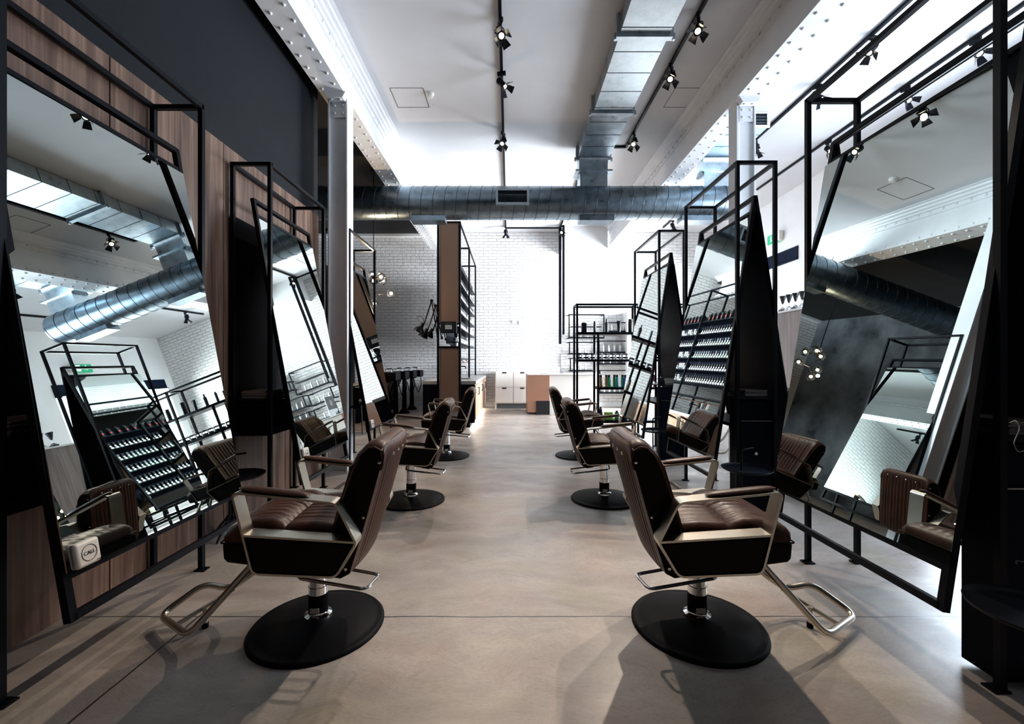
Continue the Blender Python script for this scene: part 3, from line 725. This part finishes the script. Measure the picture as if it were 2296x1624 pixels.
# magazines on the station shelves
def magazines(xc, y, n, where, seed):
    rnd = random.Random(seed); z = 1.001
    for k in range(n):
        t = rnd.choice([.006, .009, .012]); w = .20 + rnd.uniform(-.008, .008)
        mg = thing('magazine', ('topmost' if k == n-1 else 'lowest' if k == 0 else '%s from the bottom' % ['', 'second', 'third', 'fourth', 'fifth', 'sixth', 'seventh', 'eighth'][k]) + ' magazine in the stack on the ' + where, 'magazine', (xc+rnd.uniform(-.008, .008), y+rnd.uniform(0, .012), z), rnd.uniform(-.04, .04), 'magazines on the ' + where)
        MB().box((-w/2+.003, -.0, .0012), (w/2-.003, .265, t-.0012)).build('pages', M['paper'], mg, False)
        c = MB(); c.box((-w/2, -.001, 0), (w/2, .267, .0012)); c.box((-w/2, -.001, t-.0012), (w/2, .267, t)); c.box((-w/2, .265, 0), (w/2, .267, t)); c.build('cover', M['cover'] if rnd.random() < .6 else M['cover2'], mg, False)
        z += t+.0004
magazines(-2.10, 3.60, 7, 'second left station shelf', 1); magazines(-2.10, 1.76, 7, 'nearest left station shelf', 2)
magazines(2.13, 3.80, 6, 'second right station shelf', 3); magazines(2.13, 5.75, 8, 'farthest right station shelf', 4); magazines(2.15, 1.80, 6, 'nearest right station shelf', 5)
# hooks at the near end of the stations
for x, y, z, lb in ((-1.925, 1.665, 1.03, 'thin steel S-hook at the near end of the nearest left station'), (1.93, 1.70, 1.02, 'thin steel S-hook at the near end of the nearest right station')):
    o = MB().tube(fillet([(x, y, z+.045), (x+.004, y-.02, z+.06), (x+.008, y-.03, z+.03), (x-.006, y-.02, z-.03), (x, y-.03, z-.065), (x+.004, y-.05, z-.05)], .012, 4), .002, 6).build('hook', M['satin']); tag(o, lb, 'hook')
# little round side tables with bent handles
def side_table(x, y, rz, label):
    t = thing('side_table', label, 'side table', (x, y, 0), rz, 'round tray side tables')
    MB().lathe([(0, .433), (.165, .433), (.186, .445), (.190, .455), (.187, .455), (.180, .447), (.16, .4375), (0, .4375)], n=56).build('tray', M['black'], t)
    MB().tube(fillet([(-.05, 0, .09), (-.05, 0, .60), (.06, 0, .61)], .03, 6), .008, 10).build('handle_pole', M['black'], t)
    for k in range(3):
        a = 2*PI*k/3+.3; MB().tube([(-.05, 0, .16), (-.05+.17*math.cos(a), .17*math.sin(a), .006)], .0075, 8).build('leg', M['black'], t)
    return t
side_table(-2.05, 3.32, .3, 'round black side table beside the second left mirror station')
side_table(1.90, 3.52, .2, 'round black side table beside the second right mirror station')
side_table(1.84, 5.50, .2, 'round black side table beside the farthest right mirror station')
side_table(1.80, 1.49, 2.7, 'large-looking round black side table at the right edge, in front of the nearest right station')

# ------------------------------------------------------------------ wash area, counter, screens
# tall open shelf wall with brown end panel
sw = thing('colour_shelf', 'tall black-framed shelf of colour tubes with a brown end panel, standing at the dark counter', 'shelf unit', (-1.18, 8.60, 0))
H = 4.05; hw = .213
for nm, (a, b) in {'upper_panel': (2.06, H-.03), 'lower_panel': (.0, 1.60)}.items():
    MB().box((-hw+.025, .0, a), (hw-.02, .03, b)).build('end_'+nm, M['brownpanel'], sw, False)
for y in (0, 1.98, 3.94):
    for x in (-hw+.0, hw-.0):
        MB().box((x-.02, y-.01, 0 if y == 0 else .92), (x+.02, y+.03, H)).build('post', M['black'], sw, False)
    MB().box((-hw, y-.01, H-.035), (hw, y+.03, H)).build('top_rail', M['black'], sw, False)
for x in (-hw, hw): MB().box((x-.015, 0, H-.03), (x+.015, 3.96, H)).build('top_rail', M['black'], sw, False)
MB().box((-hw, -.012, 1.57), (hw, .03, 1.61)).build('end_rail', M['black'], sw, False)
MB().box((-hw, -.012, 2.03), (hw, .03, 2.06)).build('end_rail', M['black'], sw, False)
levels = [1.70, 2.00, 2.30, 2.60, 2.90, 3.22]
for y0 in (.04, 2.02):
    for k, z in enumerate(levels): MB().box((-.05, y0, z-.02), (hw-.01, y0+1.93, z)).build('shelf_board', M['black'], sw, False)
    MB().box((-.06, y0, 1.66), (-.05, y0+1.93, 3.45)).build('back_board', M['blackmatte'], sw, False)
MB().box((-.06, .04, 1.36), (hw-.01, 3.94, 1.385)).build('low_shelf', M['black'], sw, False)
# bottles and tubes
def bottle(nm, r, h, body, cap, label_m=None, capr=.6, caph=.16, square=False, label=None, cat='bottle', group=None):
    t = thing(nm, label or nm, cat, (0,0,0), 0, group); hb = h*(1-caph)
    if square: MB().box((-r, -r*.8, 0), (r, r*.8, hb)).build('body', body, t, False, bevel=.003, seg=1)
    else: MB().lathe([(r*.9, 0), (r, .004), (r, hb*.92), (r*.8, hb*.98), (r*capr*.8, hb), (0, hb)], n=16).build('body', body, t)
    MB().lathe([(r*capr, hb), (r*capr, h), (0, h)], n=14).build('cap', cap, t)
    if label_m:
        if square: MB().box((r, -r*.32, hb*.38), (r+.001, r*.32, hb*.58)).build('sticker', label_m, t, False)
        else: MB().lathe([(r+.0006, hb*.25), (r+.0006, hb*.65)], n=16).build('sticker', label_m, t)
    return t
b0 = bottle('developer_bottle', .042, .235, M['prodblack'], M['prodblack'], M['prodred'], .5, .16, True)
first = True
for mi, y0 in enumerate((.04, 2.02)):
    for k in range(10):
        o = b0 if first else copy_tree(b0); first = False
        o.location = (-1.18+.10, 8.60+y0+.14+k*.182, levels[5]); side = 'near' if mi == 0 else 'far'
        o['label'] = 'black bottle with red label on the top row of the %s shelf bay' % side; o['category'] = 'bottle'; o['group'] = 'black bottles on the top row, %s bay' % side
def tube_box(nm, colr, side_m):
    t = thing(nm, nm, 'box', (0,0,0))
    MB().box((0, -.026, 0), (.10, .026, .055)).build('carton', side_m, t, False); MB().box((.02, -.024, .056), (.085, .024, .17)).build('tube', colr, t, False)
    MB().box((.085, -.020, .075), (.0862, .020, .10)).build('sticker', M['prodwhite'], t, False)
    return t
kinds = [(tube_box('colour_tube_carton', M['prodblack'], M['prodwhite']), 'white'), (tube_box('colour_tube_carton', M['prodgrey'], M['prodgreen']), 'pale green'), (tube_box('colour_tube_carton', M['prodwhite'], M['prodgrey']), 'grey')]
usedk = set(); rnd = random.Random(3)
for mi, y0 in enumerate((.04, 2.02)):
    for lv in range(5):
        pk = [[0, 0, 1, 1, 0], [2, 2, 2, 0, 2]][mi][lv]
        for k in range(18):
            kk = pk if rnd.random() > .42 else 0
            pr, cn = kinds[kk]; o = pr if kk not in usedk else copy_tree(pr); usedk.add(kk)
            o.location = (-1.18+.07, 8.60+y0+.09+k*.104, levels[lv])
            w = ['lowest', 'second lowest', 'middle', 'second highest', 'highest'][lv]; sd = 'near' if mi == 0 else 'far'
            o['label'] = '%s colour tube carton on the %s tube row, %s shelf bay' % (cn, w, sd); o['category'] = 'box'; o['group'] = '%s cartons, %s tube row, %s bay' % (cn, w, sd)
# screen on the shelf end
mo = thing('wall_screen', 'small black display reading COLOUR EXPERT on the brown shelf end panel', 'display', (-1.175, 8.53, 1.97))
MB().box((-.158, -.02, -.115), (.158, .0, .115)).build('casing', M['prodblack'], mo, False, bevel=.004); MB().box((-.02, .0, -.03), (.02, .06, .03)).build('bracket', M['black'], mo, False)
MB().box((-.065, -.0215, -.035), (.065, -.020, .045)).build('light_label', M['prodwhite'], mo, False)
RX = Matrix.Rotation(PI/2, 4, 'X')
text('lettering', 'COLOUR', .034, M['ink'], mo, Matrix.Translation((0, -.022, .024)) @ RX); text('lettering', 'EXPERT', .034, M['ink'], mo, Matrix.Translation((0, -.022, -.012)) @ RX)
g = MB()
for k in range(4): g.box((-.06+k*.032, -.021, .062), (-.048+k*.032, -.020, .088))
g.build('small_mark', M['prodgrey'], mo, False)
o = MB(); o.lathe([(.05, 0), (.06, .08), (.03, .12), (.05, .17), (0, .18)], (-1.07, 8.70, 1.61), 12); tag(o.build('vase', M['prodgrey']), 'grey speckled vase in the opening of the shelf end panel', 'vase')
# long counter
ct = thing('colour_bar_counter', 'long low counter with oak doors, grey stone top and glowing plinth under the tube shelf', 'counter', (-1.18, 8.67, 0))
MB().box((-.52, 0, .14), (.50, 3.80, .86)).build('cabinet_body', M['woodlight'], ct, False); MB().box((-.522, -.012, .10), (.502, .0, .86)).build('end_panel', M['blackmatte'], ct, False)
MB().box((-.53, -.015, .86), (.525, 3.85, .925)).build('worktop', M['stone'], ct, False, bevel=.003)
for k in range(6):
    d = MB().box((.50, .02+k*.63, .16), (.518, .63+k*.63, .84)).build('door', M['woodlight'], ct, False, bevel=.002)
    yy = (.57 if k % 2 == 0 else .08)+k*.63
    MB().tube(fillet([(.518, yy, .62), (.545, yy, .62), (.545, yy, .76), (.518, yy, .76)], .01, 3), .006, 6).build('handle', M['black'], d)
MB().box((-.4, .06, 0), (.40, 3.8, .14)).build('plinth', M['blackmatte'], ct, False)
MB().box((.38, .04, .115), (.46, 3.78, .13)).build('plinth_light', M['led'], ct, False)
MB().box((-.12, .9, .922), (.30, 1.5, .9275)).build('sink', M['black'], ct, False)
tp = MB(); tp.tube(fillet([(.02, 1.2, .925), (.02, 1.2, 1.20), (.20, 1.2, 1.20), (.20, 1.2, 1.15)], .03, 5), .012, 8); tp.cyl((-.02, 1.2, 1.02), (.07, 1.2, 1.02), .01, 8); tp.build('tap', M['black'], ct)
cp = MB(); cp.tube([(.08, .02, 1.28), (.08, 3.9, 1.28)], .011, 8); 
for y in (.9, 2.1, 3.3): cp.tube([(.08, y, 1.28), (-.02, y, 1.37)], .009, 8)
pr_ = cp.build('copper_rail', M['pipe']); pr_.location = (-1.18, 8.67, 0); tag(pr_, 'copper pipe rail running under the colour tube shelf', 'rail')
sw0 = None
for k in range(9):
    c = [M['prodwhite'], M['prodblack'], M['copper'], M['prodgrey'], M['paper']][k % 5]
    o = MB().box((-.025, -.002, -.14), (.025, .002, -.012)).build('colour_swatch', c, None, False); o.location = (-1.10, 9.3+k*.055, 1.28); o.rotation_euler = (0, .15*((k % 3)-1), .3)
    tag(o, 'small hair colour swatch hanging in the row from the copper pipe rail', 'swatch', 'swatches on the copper rail')
# swing-arm lamps on the shelf side
for k, (y, hx, hz) in enumerate([(8.62, -1.70, 1.93), (9.15, -1.72, 1.86), (9.70, -1.70, 1.90)]):
    l = thing('swing_arm_lamp', ['nearest', 'middle', 'farthest'][k] + ' of the three black swing-arm lamps beside the brown shelf panel', 'lamp', (0,0,0), group='swing-arm lamps on the shelf side')
    e = (-1.52-.01*k, y, 2.50-.03*k); MB().cyl((-1.42, y, 1.80), (-1.38, y, 1.80), .03, 10).build('wall_mount', M['black'], l)
    a = MB(); a.tube([(-1.41, y, 1.82), e], .012, 8); a.tube([(-1.41+.03, y, 1.86), (e[0]+.04, y, e[2]-.03)], .008, 6); a.tube([e, (hx+.03, y, hz+.12)], .014, 8); a.build('arm', M['black'], l)
    MB().cyl((e[0], y-.02, e[2]), (e[0], y+.02, e[2]), .03, 12).build('joint', M['black'], l)
    h = MB(); h.lathe([(0, .16), (.035, .155), (.04, .07), (.06, .05), (.095, .0), (.105, -.05), (.10, -.05), (.09, 0), (.05, .045), (0, .05)], n=20)
    h.xf(Matrix.Translation((hx-.06, y, hz)) @ Matrix.Rotation(.5, 4, 'Y')).build('lamp_shade', M['black'], l)
    MB().tube(fillet([(hx-.06, y, hz+.16), (hx-.12, y, hz+.26), (hx+.0, y, hz+.27), (hx+.03, y, hz+.12)], .05, 5), .004, 6).build('cable', M['black'], l)
# wash basins with seats
def basin(y, lb):
    b = thing('wash_basin', lb, 'wash basin', (-2.72, y, 0), 0, 'black hair wash units')
    MB().lathe([(0, .86), (.13, .86), (.20, .92), (.24, 1.04), (.25, 1.06), (.22, 1.06), (.19, .96), (.12, .90), (0, .895)], (0, 0, 0), 28, sx=1.15).build('bowl', M['rubber'], b)
    MB().box((.10, -.20, .90), (.33, .20, 1.08)).build('console', M['rubber'], b, False, bevel=.02)
    f = MB(); f.tube(fillet([(.20, .02, 1.07), (.20, .02, 1.16), (.06, .02, 1.15)], .03, 5), .014, 8); f.lathe([(.0, 0), (.024, 0), (.030, -.03), (0, -.035)], (.05, .02, 1.15), 12); f.cyl((.20, -.10, 1.07), (.20, -.10, 1.12), .016, 10); f.build('tap', M['chrome'], b)
    MB().tube(fillet([(.30, -.05, .92), (.33, -.08, .70), (.25, -.06, .45), (.16, -.02, .62), (.12, 0, .80)], .10, 6), .011, 8).build('hose', M['rubber'], b)
    MB().lathe([(0, 0), (.14, 0), (.12, .05), (.06, .12), (.05, .86), (0, .86)], (.05, 0, 0), 20).build('pedestal', M['rubber'], b)
    s = MB(); s.prism([(-.28, 1.0), (-.20, .98), (-.42, .52), (-.95, .50), (-1.10, .30), (-1.14, .33), (-1.0, .60), (-.50, .64)], -.28, .28, 'y'); s.build('seat', M['leatherdk'], b, bevel=.03, seg=3)
    s = MB(); s.box((-.85, -.22, 0), (-.45, .22, .50)); s.build('seat_base', M['rubber'], b, False, bevel=.02)
for k, y in enumerate([9.5, 10.35, 11.2, 12.05]): basin(y, ['nearest', 'second', 'third', 'farthest'][k] + ' black hair wash basin in the row before the brick wall')
st = thing('black_stool', 'low round black stool past the white column, beside the third left mirror', 'stool', (-2.75, 8.0, 0))
MB().lathe([(0, .585), (.17, .585), (.19, .60), (.18, .625), (0, .63)], n=32).build('seat', M['rubber'], st)
for k in range(4): a = PI/4+PI/2*k; MB().tube([(.11*math.cos(a), .11*math.sin(a), .59), (.17*math.cos(a), .17*math.sin(a), 0)], .011, 8).build('leg', M['black'], st)
# globe chandelier
ch = thing('globe_chandelier', 'branching black chandelier with glowing glass globes before the brick wall', 'chandelier', (-2.62, 8.5, 0))
def px(x, y, Y): return ((x-1142)*Y/987, Y, 1.3-(y-812)*Y/987)
hub = (-.0, 0, 2.62)
gl = [(835, 616, 8.75), (838, 630, 8.35), (854, 621, 8.3), (859, 629, 8.7), (877, 658, 8.5), (840, 681, 8.45), (822, 660, 8.6)]
MB().cyl((0, 0, 2.7), (0, 0, 5.0), .008, 8).build('stem', M['black'], ch)
MB().lathe([(.06, 5.0), (.06, 4.97), (0, 4.965)], n=16).build('ceiling_rose', M['black'], ch)
br = MB(); j1 = (.09, 0, 2.60); j2 = (-.03, 0, 2.86)
br.tube([(0,0,2.72), j1], .008, 8); br.tube([(0,0,2.72), j2], .008, 8)
for i, (a, b, Y) in enumerate(gl):
    p = Vector(px(a, b, Y)) - Vector((-2.62, 8.5, 0)); src = Vector(j1 if i in (4, 5) else j2 if i < 4 else (0, 0, 2.72))
    d = (p-src).normalized(); e = p-d*.085; br.tube([src, e], .007, 8); br.lathe([(0, -.02), (.018, -.02), (.022, .02), (0, .02)], e, 10)
    g = MB().sphere((0,0,0), .082, 12).build('globe', M['globe'], ch, loc=p)
    MB().sphere((0,0,0), .026, 8).build('bulb', M['filament'], g)
br.build('branch_arms', M['black'], ch)
ld = bpy.data.lights.new('chandelier_glow', 'POINT'); ld.energy = 70; ld.color = (1, .72, .45); ld.shadow_soft_size = .03
lo = bpy.data.objects.new('chandelier_glow', ld); COL.objects.link(lo); lo.location = (-2.60, 8.3, 2.45)

# ------------------------------------------------------------------ far end: drawers, desk, racks
dr = thing('drawer_cabinet', 'white cabinet with four drawers against the brick wall', 'cabinet', (-.40, 12.30, 0))
MB().box((0, 0, .14), (1.02, .42, 1.04)).build('carcass', M['whitelam'], dr, False, bevel=.003)
for i in range(2):
    for j in range(2):
        d = MB().box((.02+i*.50, -.018, .17+j*.435), (.50+i*.50, 0, .585+j*.435)).build('drawer', M['whitelam'], dr, False, bevel=.003)
        MB().box((.20+i*.50, -.020, .545+j*.435), (.32+i*.50, -.010, .585+j*.435)).build('finger_slot', M['ink'], d, False)
for x in (.0, .98): MB().box((x, .02, 0), (x+.04, .40, .14)).build('leg', M['whitelam'], dr, False)
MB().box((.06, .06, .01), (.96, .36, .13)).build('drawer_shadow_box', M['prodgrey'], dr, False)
dk = thing('reception_desk', 'reception desk with copper-brown end and white front, at the far end of the aisle', 'desk', (.45, 10.85, 0))
MB().box((0, 0, .06), (.54, 1.1, .98)).build('brown_block', M['copper'], dk, False); MB().box((.21, -.01, 0), (.545, .5, .34)).build('black_inset', M['prodblack'], dk, False)
MB().box((.545, .05, 0), (1.75, .9, .97)).build('white_front', M['whitelam'], dk, False); MB().box((0, -.01, .98), (1.78, 1.12, 1.0)).build('desk_top', M['white'], dk, False)
im = thing('desktop_computer', 'slim silver desktop computer on the white reception desk, seen edge-on', 'computer', (1.27, 11.15, 1.0), 0)
c = MB(); c.xf; c.box((-.012, -.25, .10), (.012, .25, .52)); cb_ = c.build('display_case', M['alu'], im, False, bevel=.004)
MB().box((-.0135, -.24, .17), (-.012, .24, .51)).build('screen', M['screen'], cb_, False)
s = MB()
for k in range(9):
    a = 2*PI*k/9; s.prism([(0, .34), (.012*math.cos(a+.3)*6, .34+.012*math.sin(a+.3)*6), (.1*math.cos(a), .34+.1*math.sin(a))], -.0145, -.0138, 'x')
s.build('screen_picture', M['prodwhite'], cb_, False)
MB().prism([(0, .12), (.03, .12), (.10, .006), (.07, .0), (.0, .0)], -.09, .09, 'y').build('stand', M['alu'], im, False)
ph = MB().box((.78, 11.0, 1.0), (.95, 11.12, 1.02)).build('open_book', M['paper'], None, False); tag(ph, 'small open book lying on top of the brown desk end', 'book')

# free-standing product rack (two bays)
rk = thing('product_rack', 'tall black steel product rack in front of the white back wall', 'rack', (1.116, 7.25, 0))
D = .33; T = .032; Hh = 2.262; b1 = 1.005; RSC = .827
RZ = {1.877: 1.795, 1.332: 1.347, .772: .886, .142: .335}
for x in (0, b1, 2*b1):
    for y in (0, D): MB().box((x-T/2, y-T/2, 0), (x+T/2, y+T/2, Hh)).build('post', M['black'], rk, False)
    MB().box((x-T/2, 0, Hh-T), (x+T/2, D, Hh)).build('rail', M['black'], rk, False)
for y in (0, D): MB().box((0, y-T/2, Hh-T), (2*b1, y+T/2, Hh)).build('rail', M['black'], rk, False)
for y in (0, D): MB().box((.345-T/2, y-T/2, 0), (.345+T/2, y+T/2, 1.785)).build('post', M['black'], rk, False)
for a, b, z in ((0, 2*b1, 1.783), (0, 2*b1, 1.335), (.345, 2*b1, .874), (.36, 2*b1, .323)):
    MB().box((a, 0, z-.03), (b, D, z+.012)).build('shelf', M['black'], rk, False)
def put(o, x, y, z, lb, cat='bottle', group=None, rz=0):
    o.location = (1.116+x*RSC, 7.25+y*RSC, RZ.get(z, z)); o.scale = (RSC, RSC, RSC); o.rotation_euler = (0, 0, rz); o['label'] = lb; o['category'] = cat
    if group: o['group'] = group
put(bottle('square_bottle', .05, .20, M['prodblack'], M['prodblack'], None, .7, .05, True), .16, .15, 1.877, 'black box-shaped pack, leftmost on the rack top shelf')
put(bottle('slim_tube', .027, .23, M['prodgrey'], M['prodgrey'], None, .7, .08), .38, .15, 1.877, 'slim grey tube, second from left on the rack top shelf')
put(bottle('spray_bottle', .033, .27, M['prodblack'], M['prodblack'], None, .5, .22), .62, .15, 1.877, 'slim black bottle with narrow neck on the rack top shelf')
t_ = thing('squeeze_tube', 'x', 'tube', (0,0,0)); MB().slices([[(w*math.cos(a), dd*math.sin(a), z) for a in [2*PI*j/14 for j in range(14)]] for w, dd, z in ((.028, .028, 0), (.03, .03, .04), (.038, .018, .15), (.048, .003, .235))]).build('body', M['prodblack'], t_); MB().lathe([(.027, 0), (.027, .035), (0, .035)], n=14).build('cap', M['prodgrey'], t_)
put(t_, .87, .15, 1.877, 'black squeeze tube flaring to the top on the rack top shelf', 'tube')
put(bottle('round_bottle', .045, .27, M['prodblack'], M['prodblack'], None, .95, .12), 1.10, .15, 1.877, 'stout black domed bottle, by the right post of the rack top shelf')
put(bottle('tall_bottle', .04, .25, M['prodblack'], M['prodblack'], None, .9, .12), 1.45, .15, 1.877, 'black bottle on the rack top shelf, right bay')
put(bottle('tall_bottle', .035, .28, M['prodgrey'], M['prodblack'], None, .5, .2), 1.75, .15, 1.877, 'dark grey bottle on the rack top shelf, right bay')
j0 = thing('glass_jar', 'x', 'jar', (0,0,0)); MB().lathe([(0, .0), (.05, .0), (.052, .008), (.052, .085), (.045, .09), (0, .09)], n=20).build('jar_body', M['glass'], j0); MB().lathe([(.050, .09), (.054, .092), (.054, .112), (0, .113)], n=20).build('lid', M['prodblack'], j0); MB().lathe([(0, .012), (.040, .012), (.040, .05), (0, .05)], n=14).build('contents', M['prodgrey'], j0)
for k in range(18):
    o = j0 if k == 0 else copy_tree(j0)
    put(o, .07+k*.133, .14, 1.332, 'glass jar with flat black lid in the row on the rack middle shelf', 'jar', 'jars on the rack middle shelf')
cols = ['liqbrown', 'liqbrown', 'liqgreen', 'liqgreen', 'liqteal', 'liqteal', 'liqblue', 'liqblue', 'liqred', 'liqred', 'liqgreen', 'liqbrown', 'liqteal', 'liqred']
cn = {'liqbrown': 'amber', 'liqgreen': 'green', 'liqteal': 'teal', 'liqblue': 'blue', 'liqred': 'plum'}; pb = {}
for k, c in enumerate(cols):
    if c not in pb: pb[c] = bottle('shampoo_bottle', .034, .24, M[c], M['prodblack'], None, .85, .17); o = pb[c]
    else: o = copy_tree(pb[c])
    put(o, .50+k*.082 + (.05 if k % 2 else 0), .12+.09*(k % 2), .772, cn[c] + ' shampoo bottle with black cap, one of a pair-like cluster on the third rack shelf', 'bottle', cn[c] + ' shampoo bottles on the third rack shelf')
k = 0
for x, m, lb, hh in ((.50, 'prodblack', 'black bottle', .26), (.62, 'limegreen', 'lime green carton', .15), (.70, 'limegreen', 'lime green carton', .15), (.83, 'leafgreen', 'dark green pot', .18), (1.0, 'prodblack', 'black pump bottle', .36), (1.12, 'prodwhite', 'white upright pack', .3), (1.27, 'leafgreen', 'green bottle', .20), (1.36, 'prodwhite', 'white bottle', .24)):
    sq = 'carton' in lb or 'pack' in lb
    put(bottle(lb.split()[-1] if lb.split()[-1] != 'pack' else 'upright_pack', .045, hh, M[m], M['prodblack'] if not sq else M[m], None, .5 if not sq else .7, .14 if not sq else .02, sq), x, .16, .142, lb + ' on the lowest rack shelf, %s' % ['by the left post', 'second from the left post', 'third along', 'fourth along', 'tall one in the middle', 'right of the tall pump', 'near the right post', 'at the right post'][k], 'product'); k += 1
gp = bottle('green_pot', .07, .16, M['leafgreen'], M['leafgreen'], None, .95, .1); gp.location = (2.12, 12.1, 0); gp['label'] = 'green pot on the floor by the back wall, behind the product rack'; gp['category'] = 'pot'

# thin framed shelves on the back wall
def wallbox(x0, x1, z0, z1, mid, items, lb):
    w = thing('wall_shelf', lb, 'wall shelf', (x0, 12.76, z0)); a = x1-x0; c = z1-z0; e = .03; f = MB(); dp = -.26
    for y in (dp,):
        for p, q in (((0, 0), (a, 0)), ((0, c), (a, c)), ((0, 0), (0, c)), ((a, 0), (a, c))): f.bar((p[0], y, p[1]), (q[0], y, q[1]), e)
    for p in ((0, 0), (a, 0), (0, c), (a, c)): f.bar((p[0], dp, p[1]), (p[0], .03, p[1]), e)
    f.build('frame', M['black'], w, False)
    MB().box((.03, dp, .012), (a-.03, .02, .03)).build('board', M['black'], w, False)
    if mid: MB().box((.06, dp, c*mid), (a-.06, .02, c*mid+.016)).build('board', M['black'], w, False)
    for k in range(items):
        o = copy_tree(wb0) if wallbox.n else wb0; wallbox.n += 1
        o.location = (x0+.14+k*(a-.2)/max(1, items), 12.60, z0+.032); o['label'] = 'small pale bottle on the ' + lb; o['category'] = 'bottle'; o['group'] = 'pale bottles on the ' + lb
wallbox.n = 0
wb0 = bottle('pale_bottle', .028, .19, M['prodwhite'], M['plastic'], None, .5, .2)
def pz(y): return 1.3-(y-812)*12.5/987
def pxx(x): return (x-1142)*12.5/987
wallbox(pxx(1276), pxx(1354), pz(758), pz(706), .48, 4, 'uppermost left framed wall shelf behind the product rack')
wallbox(pxx(1277), pxx(1331), pz(794), pz(768), 0, 3, 'second framed wall shelf on the left behind the product rack')
wallbox(pxx(1343), pxx(1422), pz(791), pz(765), 0, 5, 'framed wall shelf in the right column, second row')
wallbox(pxx(1362), pxx(1418), pz(744), pz(724), 0, 3, 'small framed wall shelf in the right column, top row')
wallbox(pxx(1279), pxx(1331), pz(832), pz(804), 0, 3, 'third framed wall shelf on the left behind the product rack')
wallbox(pxx(1290), pxx(1331), pz(868), pz(840), 0, 3, 'lowest framed wall shelf on the left behind the product rack')
wallbox(pxx(1343), pxx(1420), pz(817), pz(804), 0, 4, 'flat framed wall shelf in the right column, third row')
wallbox(pxx(1345), pxx(1420), pz(882), pz(831), 0, 5, 'large lowest framed wall shelf in the right column')
# switch plates on the brick wall
for x, z, lb in ((.12, 2.46, 'larger white switch plate on the brick wall left of the hanging tubes'), (.31, 2.44, 'small white switch plate on the brick wall, right of the larger one')):
    o = MB().box((x-.04, YB-.02, z-.05), (x+.04, YB, z+.05)).build('switch_plate', M['plastic'], None, False, bevel=.004); tag(o, lb, 'switch')
# exit sign on the right wall
ex = thing('exit_sign', 'green and white emergency exit sign on the right wall above the window', 'sign', (6.12, 10.25, 4.16))
MB().box((-.02, -.24, -.10), (.02, .16, .10)).build('panel', M['green'], ex, False); MB().box((-.03, -.02-.30, -.10), (.05, -.25, .12)).build('bracket', M['plastic'], ex, False)
g = MB(); g.lathe([(0, .0), (.016, 0), (.016, .004), (0, .004)], (-.022, .02, .06), 12, 'x')
for p, q in (((.02, .045), (.01, -.005)), ((.01, -.005), (.035, -.06)), ((.01, -.005), (-.03, -.05)), ((.018, .03), (.05, .01)), ((.018, .03), (-.02, .01))): g.bar((-.022, p[0], p[1]), (-.022, q[0], q[1]), .012, .004)
g.box((-.024, -.22, -.075), (-.020, -.12, .075)); g.build('running_figure', M['exitwhite'], ex, False)
# wood screen with vases beyond the right stations
ws = thing('wood_divider', 'grey walnut divider cabinet in the right bay, carrying a row of vases', 'divider', (4.72, 5.6, 0))
MB().box((0, 0, 0), (.42, 2.5, 2.15)).build('cabinet', M['woodgrey'], ws, False); MB().box((-.02, -.02, 2.15), (.44, 2.52, 2.18)).build('top_board', M['prodwhite'], ws, False)
for k in range(12):
    v = thing('vase', 'cone-shaped clear vase of dark granules in the row on the wood divider', 'vase', (4.86, 5.9+k*.175, 2.18), group='vases on the wood divider')
    MB().box((-.05, -.05, 0), (.05, .05, .05)).build('block', M['prodblack'] if k % 2 else M['prodwhite'], v, False)
    MB().lathe([(.05, .05), (.045, .06), (.012, .09), (.010, .13), (.06, .30), (.058, .30), (.0, .13)], n=20).build('cup', M['glass'], v)
    MB().lathe([(0, .145), (.016, .16), (.0565, .292), (0, .293)], n=14).build('granules', M['prodblack'], v)
